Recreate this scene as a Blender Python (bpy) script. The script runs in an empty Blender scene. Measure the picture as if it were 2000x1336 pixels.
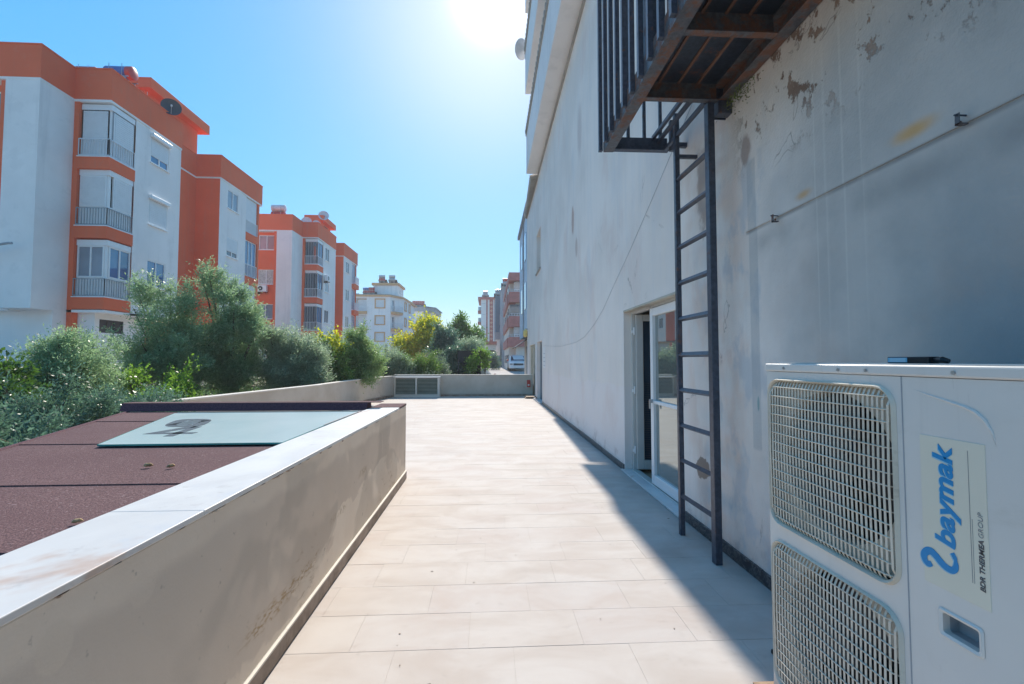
import bpy, bmesh, math, random
import numpy as np
from mathutils import Vector, Matrix
R_ = math.radians
PI = math.pi
scene = bpy.context.scene
COL = scene.collection

# ------------------------------------------------------------------ camera
cam_d = bpy.data.cameras.new('camera'); cam = bpy.data.objects.new('camera', cam_d); COL.objects.link(cam)
cam_d.sensor_width = 36.0; cam_d.lens = 15.84; cam_d.clip_start = 0.05; cam_d.clip_end = 3000
cam.location = (0, 0, 1.5)
cam.rotation_euler = (R_(90 + 2.3426), 0, R_(-2.9249))
scene.camera = cam

# ------------------------------------------------------------------ light
SUN_EL, SUN_AZ = R_(40.0), R_(0.4)          # azimuth measured from +Y towards +X
world = bpy.data.worlds.new('World'); scene.world = world; world.use_nodes = True
wn = world.node_tree; wn.nodes.clear()
sky = wn.nodes.new('ShaderNodeTexSky'); sky.sky_type = 'NISHITA'; sky.sun_disc = False
sky.sun_elevation = SUN_EL; sky.sun_rotation = SUN_AZ
sky.air_density = 1.0; sky.dust_density = 0.3; sky.ozone_density = 3.0; sky.altitude = 0
hs = wn.nodes.new('ShaderNodeHueSaturation'); hs.inputs['Hue'].default_value = 0.484; hs.inputs['Saturation'].default_value = 1.32
bg = wn.nodes.new('ShaderNodeBackground'); bg.inputs['Strength'].default_value = 0.15
wo = wn.nodes.new('ShaderNodeOutputWorld')
# soft roll-off of the very bright horizon, the same in every direction
bw_ = wn.nodes.new('ShaderNodeRGBToBW'); m1 = wn.nodes.new('ShaderNodeMath'); m1.operation = 'MULTIPLY_ADD'; m1.inputs[1].default_value = .25; m1.inputs[2].default_value = .9
m2 = wn.nodes.new('ShaderNodeMath'); m2.operation = 'DIVIDE'; m2.inputs[0].default_value = 1.08
vm_ = wn.nodes.new('ShaderNodeVectorMath'); vm_.operation = 'SCALE'
wn.links.new(sky.outputs[0], bw_.inputs[0]); wn.links.new(bw_.outputs[0], m1.inputs[0]); wn.links.new(m1.outputs[0], m2.inputs[1])
wn.links.new(sky.outputs[0], vm_.inputs[0]); wn.links.new(m2.outputs[0], vm_.inputs['Scale']); wn.links.new(vm_.outputs[0], hs.inputs['Color']); # aureole: forward scattering around the sun
tc = wn.nodes.new('ShaderNodeTexCoord'); dt = wn.nodes.new('ShaderNodeVectorMath'); dt.operation = 'DOT_PRODUCT'
dt.inputs[1].default_value = (math.sin(SUN_AZ) * math.cos(SUN_EL), math.cos(SUN_AZ) * math.cos(SUN_EL), math.sin(SUN_EL))
wn.links.new(tc.outputs['Generated'], dt.inputs[0])
def wmath(op, a, b):
    n = wn.nodes.new('ShaderNodeMath'); n.operation = op
    for i, q in enumerate((a, b)):
        if hasattr(q, 'links'): wn.links.new(q, n.inputs[i])
        else: n.inputs[i].default_value = q
    return n.outputs[0]
dp = wmath('MAXIMUM', dt.outputs['Value'], 0.0)
gl = wmath('ADD', wmath('MULTIPLY', wmath('POWER', dp, 900.0), 7.0), wmath('MULTIPLY', wmath('POWER', dp, 45.0), .72))
ad = wn.nodes.new('ShaderNodeMix'); ad.data_type = 'RGBA'; ad.blend_type = 'ADD'; ad.inputs[0].default_value = 1.0
cm = wn.nodes.new('ShaderNodeVectorMath'); cm.operation = 'SCALE'; cm.inputs[0].default_value = (1.0, .98, .93); wn.links.new(gl, cm.inputs['Scale'])
wn.links.new(hs.outputs[0], ad.inputs[6]); wn.links.new(cm.outputs[0], ad.inputs[7]); wn.links.new(ad.outputs[2], bg.inputs[0]); wn.links.new(bg.outputs[0], wo.inputs[0])
sun_d = bpy.data.lights.new('sun', 'SUN'); sun_d.energy = 2.9; sun_d.angle = R_(0.53); sun_d.color = (1.0, 0.91, 0.80)
sun = bpy.data.objects.new('sun', sun_d); COL.objects.link(sun)
sdir = Vector((math.sin(SUN_AZ) * math.cos(SUN_EL), math.cos(SUN_AZ) * math.cos(SUN_EL), math.sin(SUN_EL)))
sun.rotation_euler = sdir.to_track_quat('Z', 'Y').to_euler(); sun.location = (0, 30, 40)
vs = scene.view_settings
vs.view_transform = 'Standard'; vs.look = 'None'; vs.gamma = 1.0; vs.use_curve_mapping = False
vs.exposure = 1.04
scene.cycles.max_bounces = 8
scene.cycles.diffuse_bounces = 5
scene.cycles.transparent_max_bounces = 16

# ------------------------------------------------------------------ mesh helpers
class MB:
    def __init__(s): s.v = []; s.f = []; s.m = []; s.mi = 0; s.sm = False
    def add(s, vs, fs):
        n = len(s.v); s.v += [tuple(v) for v in vs]
        s.f += [tuple(i + n for i in f) for f in fs]; s.m += [s.mi] * len(fs); return s
    def box(s, x0, x1, y0, y1, z0, z1):
        if x0 > x1: x0, x1 = x1, x0
        if y0 > y1: y0, y1 = y1, y0
        if z0 > z1: z0, z1 = z1, z0
        v = [(x0,y0,z0),(x1,y0,z0),(x1,y1,z0),(x0,y1,z0),(x0,y0,z1),(x1,y0,z1),(x1,y1,z1),(x0,y1,z1)]
        return s.add(v, [(0,3,2,1),(4,5,6,7),(0,1,5,4),(1,2,6,5),(2,3,7,6),(3,0,4,7)])
    def quad(s, a, b, c, d): return s.add([a, b, c, d], [(0,1,2,3)])
    def prism(s, pts, z0, z1):              # polygon in XY, counter-clockwise, extruded in Z
        n = len(pts); v = [(p[0], p[1], z0) for p in pts] + [(p[0], p[1], z1) for p in pts]
        f = [tuple(range(n - 1, -1, -1)), tuple(range(n, 2 * n))] + [(i, (i+1) % n, n + (i+1) % n, n + i) for i in range(n)]
        return s.add(v, f)
    def xprism(s, pts, x0, x1, M=None):     # polygon in YZ extruded along X
        n = len(pts); v = [(x0, p[0], p[1]) for p in pts] + [(x1, p[0], p[1]) for p in pts]
        f = [tuple(range(n - 1, -1, -1)), tuple(range(n, 2 * n))] + [(i, (i+1) % n, n + (i+1) % n, n + i) for i in range(n)]
        return s.add(v, f)
    def bar(s, a, b, w, h=None, up=(0,0,1)):  # rectangular bar between two points
        a = Vector(a); b = Vector(b); h = h or w
        d = (b - a).normalized(); u = Vector(up)
        if abs(d.dot(u)) > .98: u = Vector((0,1,0))
        sd = d.cross(u).normalized(); u = sd.cross(d).normalized()
        v = []
        for p in (a, b):
            for i, j in ((-1,-1),(1,-1),(1,1),(-1,1)): v.append(p + sd * (i * w/2) + u * (j * h/2))
        return s.add(v, [(0,3,2,1),(4,5,6,7),(0,1,5,4),(1,2,6,5),(2,3,7,6),(3,0,4,7)])
    def tube(s, pts, r, n=8, caps=True):
        pts = [Vector(p) for p in pts]; rs = r if isinstance(r, (list, tuple)) else [r] * len(pts)
        base = len(s.v); vs = []
        ref = None
        for i, p in enumerate(pts):
            d = (pts[min(i+1, len(pts)-1)] - pts[max(i-1, 0)]).normalized()
            if ref is None or abs(d.dot(ref)) > .95: ref = Vector((0,0,1)) if abs(d.z) < .9 else Vector((1,0,0))
            sd = d.cross(ref).normalized(); u = sd.cross(d).normalized()
            for k in range(n):
                a = 2 * PI * k / n; vs.append(p + sd * (math.cos(a) * rs[i]) + u * (math.sin(a) * rs[i]))
        fs = []
        for i in range(len(pts) - 1):
            for k in range(n):
                fs.append((i*n + k, i*n + (k+1) % n, (i+1)*n + (k+1) % n, (i+1)*n + k))
        if caps: fs += [tuple(range(n-1, -1, -1)), tuple(range((len(pts)-1)*n, len(pts)*n))]
        return s.add(vs, fs)
    def build(s, name, mats, parent=None, org=(0,0,0), bevel=0, smooth=False, seg=2):
        me = bpy.data.meshes.new(name)
        o3 = Vector(org)
        me.from_pydata([tuple(Vector(v) - o3) for v in s.v], [], s.f)
        if not isinstance(mats, (list, tuple)): mats = [mats]
        for m in mats: me.materials.append(m)
        if len(mats) > 1: me.polygons.foreach_set('material_index', s.m)
        if bevel:
            bm = bmesh.new(); bm.from_mesh(me)
            bmesh.ops.remove_doubles(bm, verts=bm.verts, dist=1e-6)
            ed = [e for e in bm.edges if len(e.link_faces) == 2 and e.calc_face_angle(0) > .5]
            bmesh.ops.bevel(bm, geom=ed, offset=bevel, segments=seg, affect='EDGES', profile=.5, clamp_overlap=True)
            bm.to_mesh(me); bm.free()
        if smooth:
            me.polygons.foreach_set('use_smooth', [True] * len(me.polygons))
            try: me.set_sharp_from_angle(angle=R_(40))
            except Exception: pass
        me.update()
        o = bpy.data.objects.new(name, me); COL.objects.link(o)
        if parent is not None: o.parent = parent
        return o

def tag(o, label=None, cat=None, group=None, kind=None):
    if label: o['label'] = label
    if cat: o['category'] = cat
    if group: o['group'] = group
    if kind: o['kind'] = kind
    return o
ORG = {}
def thing(name, label, cat, loc=(0,0,0), group=None):
    o = bpy.data.objects.new(name, None); COL.objects.link(o); o.location = loc; o.empty_display_size = .2
    ORG[o.name] = tuple(loc); return tag(o, label, cat, group)
def org(root):
    while root.parent is not None: root = root.parent
    return ORG.get(root.name, (0,0,0))
def part(name, mb, mats, root, label=None, **k):      # mesh given in world coordinates
    o = mb.build(name, mats, root, org(root), **k)
    if label: o['label'] = label
    return o
def copy_tree(o, parent=None):
    c = o.copy(); COL.objects.link(c)
    if parent is not None: c.parent = parent
    for ch in list(o.children): copy_tree(ch, c)
    return c

# ------------------------------------------------------------------ shader helpers
class S:
    def __init__(s, nt, k): s.nt = nt; s.k = k
    def _m(s, op, o, rev=False, c=False):
        n = s.nt.nodes.new('ShaderNodeMath'); n.operation = op; n.use_clamp = c
        a, b = (o, s) if rev else (s, o)
        for i, q in enumerate((a, b)):
            if q is None: continue
            if isinstance(q, S): s.nt.links.new(q.k, n.inputs[i])
            else: n.inputs[i].default_value = q
        return S(s.nt, n.outputs[0])
    def __add__(s, o): return s._m('ADD', o)
    __radd__ = __add__
    def __sub__(s, o): return s._m('SUBTRACT', o)
    def __rsub__(s, o): return s._m('SUBTRACT', o, True)
    def __mul__(s, o): return s._m('MULTIPLY', o)
    __rmul__ = __mul__
    def __truediv__(s, o): return s._m('DIVIDE', o)
    def mx(s, o): return s._m('MAXIMUM', o)
    def mn(s, o): return s._m('MINIMUM', o)
    def absv(s): return s._m('ABSOLUTE', None)
    def pw(s, e): return s._m('POWER', e)
    def sqrt(s): return s._m('SQRT', None)
    def ss(s, a, b):                                   # smoothstep a->b
        n = s.nt.nodes.new('ShaderNodeMapRange'); n.interpolation_type = 'SMOOTHSTEP'
        s.nt.links.new(s.k, n.inputs[0]); inv = a > b
        lo, hi = (b, a) if inv else (a, b)
        n.inputs[1].default_value = lo; n.inputs[2].default_value = hi
        n.inputs[3].default_value = 1 if inv else 0; n.inputs[4].default_value = 0 if inv else 1
        return S(s.nt, n.outputs[0])
class Mt:
    def __init__(s, name):
        s.mat = bpy.data.materials.new(name); s.mat.use_nodes = True; s.nt = s.mat.node_tree
        s.b = s.nt.nodes['Principled BSDF']
        g = s.nt.nodes.new('ShaderNodeNewGeometry'); s.g = g
        sep = s.nt.nodes.new('ShaderNodeSeparateXYZ'); s.nt.links.new(g.outputs['Position'], sep.inputs[0])
        s.x, s.y, s.z = (S(s.nt, sep.outputs[i]) for i in range(3)); s.P = g.outputs['Position']
        s.island = S(s.nt, g.outputs['Random Per Island'])
        oi = s.nt.nodes.new('ShaderNodeObjectInfo'); s.orand = S(s.nt, oi.outputs['Random'])
    def vec(s, sx=1, sy=1, sz=1, off=(0,0,0)):
        n = s.nt.nodes.new('ShaderNodeMapping'); s.nt.links.new(s.P, n.inputs[0])
        n.inputs['Scale'].default_value = (sx, sy, sz); n.inputs['Location'].default_value = off
        return n.outputs[0]
    def noise(s, scale, detail=4, rough=.55, v=None, dist=0):
        n = s.nt.nodes.new('ShaderNodeTexNoise'); n.inputs['Scale'].default_value = scale
        n.inputs['Detail'].default_value = detail; n.inputs['Roughness'].default_value = rough; n.inputs['Distortion'].default_value = dist
        s.nt.links.new(v or s.P, n.inputs['Vector']); return S(s.nt, n.outputs['Fac'])
    def voro(s, scale, feature='F1', v=None):
        n = s.nt.nodes.new('ShaderNodeTexVoronoi'); n.feature = feature; n.inputs['Scale'].default_value = scale
        s.nt.links.new(v or s.P, n.inputs['Vector']); return S(s.nt, n.outputs['Distance'])
    def mix(s, fac, a, b):
        n = s.nt.nodes.new('ShaderNodeMix'); n.data_type = 'RGBA'; n.clamp_factor = True
        for i, q in ((0, fac), (6, a), (7, b)):
            if isinstance(q, S): s.nt.links.new(q.k, n.inputs[i])
            elif isinstance(q, tuple): n.inputs[i].default_value = (*q, 1)
            else: n.inputs[i].default_value = q
        return S(s.nt, n.outputs[2])
    def color(s, c):
        if isinstance(c, S): s.nt.links.new(c.k, s.b.inputs['Base Color'])
        else: s.b.inputs['Base Color'].default_value = (*c, 1)
    def setv(s, k, v):
        if isinstance(v, S): s.nt.links.new(v.k, s.b.inputs[k])
        else: s.b.inputs[k].default_value = v
    def bump(s, h, strength=.3, dist=.01):
        n = s.nt.nodes.new('ShaderNodeBump'); n.inputs['Strength'].default_value = strength; n.inputs['Distance'].default_value = dist
        s.nt.links.new(h.k, n.inputs['Height']); s.nt.links.new(n.outputs[0], s.b.inputs['Normal'])
def sc(c, k): return tuple(min(1, x * k) for x in c)
def simple(name, col, rough=.7, metal=0, var=.12, nscale=3, bump=0, bscale=60, spec=.4, rand=0):
    m = Mt(name); n = m.noise(nscale, 5)
    c = m.mix(n.ss(.3, .7), sc(col, 1 - var), sc(col, 1 + var))
    if rand: c = m.mix(m.orand, m.mix(.5, c, sc(col, 1 - rand)), m.mix(.5, c, sc(col, 1 + rand)))
    m.color(c); m.setv('Roughness', rough); m.setv('Metallic', metal); m.setv('Specular IOR Level', spec)
    if bump: m.bump(m.noise(bscale, 3), bump, .004)
    return m.mat

M = {}
def facade(name, col, dirt, k=.3):
    m = Mt(name); c = m.mix(m.noise(.35, 5, .6).ss(.3, .7), sc(col, .93), sc(col, 1.04))
    c = m.mix(m.noise(1, 5, .65, m.vec(2.2, 2.2, .16)).ss(.5, .72) * k, c, dirt); c = m.mix(m.noise(1.1, 6, .7, m.vec(1, 1, 1, (4, 4, 4))).ss(.56, .64) * k * .7, c, sc(dirt, 1.1))
    m.color(c); m.setv('Roughness', .82); m.setv('Specular IOR Level', .2); m.bump(m.noise(22, 4), .2, .004); return m.mat
M['white_paint'] = facade('white_paint', (.86, .83, .81), (.60, .585, .575), .35)
M['cream_paint'] = simple('cream_paint', (.74, .69, .62), .75, var=.05, nscale=.8)
M['orange_paint'] = facade('orange_paint', (.84, .16, .07), (.68, .2, .12), .35)
M['orange_trim'] = simple('orange_trim', (.66, .36, .17), .75, var=.08)
M['red_paint'] = simple('red_paint', (.42, .09, .075), .7, var=.15)
M['pink_paint'] = simple('pink_paint', (.46, .19, .17), .75, var=.1)
M['bluegrey_paint'] = simple('bluegrey_paint', (.13, .2, .27), .7, var=.08)
M['pale_blue'] = simple('pale_blue_paint', (.62, .72, .82), .75, var=.08)
M['grey_paint'] = simple('grey_paint', (.33, .35, .38), .7, var=.08)
M['door_pvc'] = simple('door_pvc', (.56, .555, .53), .4, var=.05)
M['white_pvc'] = simple('white_pvc', (.8, .81, .82), .35, var=.02)
M['shutter'] = simple('shutter_white', (.72, .73, .74), .45, var=.03)
M['rail_white'] = simple('rail_white', (.7, .72, .75), .4, var=.04)
M['rail_grey'] = simple('rail_grey', (.3, .33, .36), .4, var=.1)
M['dark'] = simple('dark_interior', (.02, .022, .028), .8, var=.1)
M['dark_vent'] = simple('dark_vent', (.06, .045, .045), .6)
M['red_tank'] = simple('red_tank', (.5, .05, .04), .35, var=.1)
M['blue_tank'] = simple('blue_tank', (.05, .13, .4), .35, var=.3)
M['steel'] = simple('steel', (.45, .46, .48), .35, metal=.8, var=.1)
M['dark_metal'] = simple('dark_metal', (.03, .035, .045), .45, var=.3, nscale=8)
M['dish_grey'] = simple('dish_grey', (.05, .055, .065), .5)
M['dish_white'] = simple('dish_white', (.6, .62, .65), .5)
M['curtain'] = simple('curtain', (.5, .49, .47), .9, var=.25, nscale=9)
M['black_plastic'] = simple('black_plastic', (.015, .015, .018), .4)
M['wood'] = simple('ply_wood', (.38, .25, .16), .7, var=.25, nscale=14)
M['roof_red'] = simple('roof_red', (.4, .12, .09), .7, var=.2)
M['bark'] = simple('bark', (.13, .1, .075), .9, var=.35, nscale=20, bump=.5, bscale=60)
M['car_white'] = simple('car_white', (.75, .77, .8), .2, var=.01, spec=.6)
M['tyre'] = simple('tyre', (.02, .02, .02), .8)
M['concrete'] = simple('concrete', (.36, .34, .31), .85, var=.15, nscale=1.5, bump=.2)
M['asphalt'] = simple('pale_concrete_paving', (.36, .33, .31), .85, var=.2, nscale=.6)
m = Mt('garden_ground'); c = m.mix(m.noise(1.2, 5).ss(.3, .7), (.16, .125, .09), (.24, .19, .14))
bounce_yard = (m.x + 12.5 + (m.noise(.5, 3) - .5) * 1.5).ss(.3, -.3); c = m.mix(bounce_yard, c, m.mix(m.noise(.8, 5).ss(.3, .7), (.38, .35, .32), (.47, .44, .41))); m.color(c); m.setv('Roughness', .95); m.bump(m.noise(12, 3), .3, .01); M['soil'] = m.mat  # pale yard paving added to bounce light onto the near block
def glass_mat(name, col, rough=.04, spec=.9):
    m = Mt(name); m.color(m.mix(m.noise(.7, 2).ss(.3,.7), sc(col, .8), sc(col, 1.25))); m.setv('Roughness', rough)
    m.setv('Specular IOR Level', spec); m.setv('IOR', 1.6); return m.mat
M['glass'] = glass_mat('window_glass', (.035, .055, .08))
M['glass_blue'] = glass_mat('window_glass_blue', (.03, .14, .3))
M['glass_pale'] = glass_mat('window_glass_curtained', (.22, .27, .33), .1)
# real door glass: transmissive
m = Mt('door_glass'); m.color((.86, .93, .92)); m.setv('Roughness', .015); m.setv('Transmission Weight', 1.0); m.setv('IOR', 1.5); M['door_glass'] = m.mat
m = Mt('tinted_door_glass'); m.color((.40, .44, .43)); m.setv('Metallic', .75); m.setv('Roughness', .02); M['mirror_glass'] = m.mat

# terrace travertine
def travertine():
    m = Mt('travertine'); 
    v = m.vec(1, 2.2, 1)
    cloud = m.noise(1.7, 6, .6, v, .6); fine = m.noise(14, 5, .6, v)
    c = m.mix(cloud.ss(.3, .7), (.52, .462, .415), (.60, .555, .515))
    r = (m.orand * 7.31 + m.island * 3.77)._m('FRACT', None)
    c = m.mix(r.ss(0, 1) * .75, c, m.mix(cloud.ss(.2,.8), (.52, .44, .395), (.58, .55, .525)))
    vein = 1 - (m.noise(2.1, 4, .5, m.vec(1, 1.6, 1, (3,1,0)), 1.6) - .5).absv().ss(0.0, .012)
    c = m.mix(vein * .35 * m.noise(1.1, 2).ss(.5,.7), c, (.58, .55, .53))
    c = m.mix(fine.ss(.62, .78) * .35, c, (.38, .32, .28))
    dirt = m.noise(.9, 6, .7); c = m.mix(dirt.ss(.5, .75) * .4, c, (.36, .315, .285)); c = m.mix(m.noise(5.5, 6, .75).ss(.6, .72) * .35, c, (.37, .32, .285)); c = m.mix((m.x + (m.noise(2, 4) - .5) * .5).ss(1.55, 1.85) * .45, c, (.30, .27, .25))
    speck = m.voro(5.5).ss(.045, .02) * m.noise(2.3, 2).ss(.56, .62); c = m.mix(speck * .7, c, (.18, .15, .13))
    m.color(c); m.setv('Roughness', m.mix(fine, (.66,)*3, (.82,)*3)); m.setv('Specular IOR Level', .18)
    m.bump(fine + m.noise(70, 2) * .3, .12, .002); return m.mat
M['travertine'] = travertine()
M['grout'] = simple('grout', (.52, .475, .44), .9, var=.15, nscale=10)

# coping: white marble with peach blotches
m = Mt('coping_marble'); cl = m.noise(2.2, 6, .6, m.vec(1, .6, 1), .8)
c = m.mix(cl.ss(.3, .7), (.58, .59, .595), (.70, .71, .705))
pe = m.noise(1.6, 5, .65, m.vec(1, .8, 1, (7, 2.2, 0)), .4)
c = m.mix(pe.ss(.55, .66) * .8, c, (.5, .37, .30))
c = m.mix(m.noise(11, 5, .7).ss(.58, .7) * .45, c, (.42, .41, .41)); c = m.mix(m.noise(3.4, 6, .7, m.vec(1, 1, 1, (5, 5, 5))).ss(.52, .7) * .5, c, (.52, .56, .62))
m.color(c); m.setv('Roughness', .42); m.bump(m.noise(40, 4), .12, .002); M['coping'] = m.mat

# parapet render: taupe with damp tide marks
def parapet_mat():
    m = Mt('parapet_render')
    top = (.94 - m.z)                                     # distance below the coping
    big = m.noise(1.0, 5, .55, m.vec(1, 1, 1.3, (0,.4,0)), .5); med = m.noise(3.3, 6, .6)
    edge = m.noise(2.4, 3, .45)
    c = m.mix(med.ss(.3, .7), (.82, .69, .56), (.88, .76, .63))
    # damp field: bounded above by a wavy tide line a few cm below the coping, below by a wavy line
    damp = (top - .05 - edge * .16).ss(-.03, .03) * (top - .62 - (big - .5) * 1.5).ss(.02, -.02)
    damp = damp * (m.noise(1.35, 4, .5, m.vec(1, 1.2, .8, (4, 1, 2)), .9)).ss(.70, .63)
    c = m.mix(damp * .9, c, m.mix(m.noise(2.2, 5).ss(.3, .7), (.66, .55, .45), (.75, .63, .52)))
    def ov(yy, zz, ry, rz, col, k, nd=.3, soft=.08):
        nonlocal c
        a = (m.y - yy) / ry; b_ = (m.z - zz) / rz
        d = (a * a + b_ * b_).sqrt() + (m.noise(7, 5, .7) - .5) * nd * 2
        c = m.mix(d.ss(1 + soft, 1 - soft) * k, c, col)
    ov(1.19, .80, .05, .06, (.80, .68, .55), .7); ov(2.33, .47, .07, .11, (.78, .66, .54), .7); ov(1.47, .80, .05, .05, (.78, .66, .54), .5); ov(1.10, .66, .07, .09, (.74, .65, .56), .5, .6); ov(1.25, .70, .05, .04, (.74, .63, .52), .5, .6)
    ov(2.45, .275, .34, .04, (.42, .25, .09), m.noise(34, 5, .7, m.vec(1, .5, 2)).ss(.46, .6) * .9, 1.5, .6); ov(3.3, .42, .16, .025, (.42, .30, .16), m.noise(34, 5, .7).ss(.46, .6) * .7, 1.5, .6); ov(3.9, .56, .10, .03, (.42, .30, .18), m.noise(30, 5, .7).ss(.46, .6) * .6, 1.5, .6); ov(1.75, .12, .05, .05, (.38, .29, .2), .6, .9)
    d2 = (m.noise(1.2, 3, .5, m.vec(1, 1, 1.2, (9, 3, 5)), .4)).ss(.54, .60); c = m.mix(d2 * .3, c, (.36, .31, .26))
    rust = (m.noise(9, 6, .75, m.vec(1, .8, 2.2)).ss(.56, .66)) * (m.noise(.9, 2, .5, m.vec(1,1,1,(1,7,3))).ss(.5, .62))
    c = m.mix(rust * .75 * (top.ss(.3, .55)), c, (.3, .17, .07))
    c = m.mix(m.noise(26, 4, .6).ss(.66, .74) * .5, c, (.27, .22, .18))
    cool = m.y.ss(3.2, 1.2); c = m.mix(cool * .35, c, (.5, .51, .49))
    m.color(c); m.setv('Roughness', .9); m.setv('Specular IOR Level', .2)
    m.bump(m.noise(90, 3) * .6 + med * 1.5, .35, .004); return m.mat
M['parapet'] = parapet_mat()
m = Mt('low_wall_render'); c = m.mix(m.noise(.8, 5, .6).ss(.35, .65), (.5, .44, .37), (.6, .545, .48))
c = m.mix(m.noise(3, 6, .7, m.vec(1,1,1.6)).ss(.6, .72) * m.z.ss(.75, .3) * .7, c, (.34, .25, .18)); c = m.mix(m.z.ss(.16, .02) * .7, c, (.36, .3, .25))
m.color(c); m.setv('Roughness', .9); m.bump(m.noise(60, 3), .3, .004); M['low_wall'] = m.mat

# roof felt
m = Mt('mineral_felt'); g1 = m.noise(190, 2, .6); g2 = m.noise(70, 3, .7)
c = m.mix(m.noise(1.2, 5).ss(.3, .7), (.16, .09, .095), (.215, .13, .132)); c = m.mix(g1.ss(.44, .6), sc((.2, .12, .128), .5), c)
c = m.mix(g2.ss(.58, .7) * .5, c, (.42, .33, .335)); m.color(c); m.setv('Roughness', .95); m.setv('Specular IOR Level', .2)
m.bump(g1 + g2, .6, .004); M['felt'] = m.mat
m = Mt('dark_felt'); m.color(m.mix(m.noise(80, 3).ss(.4,.6), (.075, .03, .05), (.12, .055, .075))); m.setv('Roughness', .9); M['dark_felt'] = m.mat
# frosted sheet glass
m = Mt('frosted_glass'); c = m.mix(m.noise(1.3, 6, .65, m.vec(1.4, .8, 1), .6).ss(.3, .7), (.40, .54, .56), (.48, .60, .62))
c = m.mix(m.noise(3.5, 5, .7).ss(.6,.75)*.4, c, (.55, .62, .62)); m.color(c); m.setv('Roughness', .28); m.setv('Specular IOR Level', .5); M['frosted'] = m.mat
M['glass_edge'] = simple('glass_edge_green', (.06, .33, .3), .2, var=.2)
M['glyph'] = simple('grey_print', (.10, .13, .155), .8, var=.2, nscale=20, spec=.1)

# skirtings
m = Mt('brown_skirting'); c = m.mix(m.noise(7, 6, .7).ss(.35, .65), (.19, .135, .10), (.40, .31, .25)); c = m.mix(m.orand*.5, c, (.24, .19, .155)); m.color(c); m.setv('Roughness', .6); M['brown_skirting'] = m.mat
m = Mt('black_marble'); vv = m.noise(9, 6, .75, None, 1.5); c = m.mix((vv - .5).absv().ss(0.03, .0), (.028, .028, .034), (.22, .19, .18)); m.color(c); m.setv('Roughness', .3); M['black_marble'] = m.mat

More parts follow.
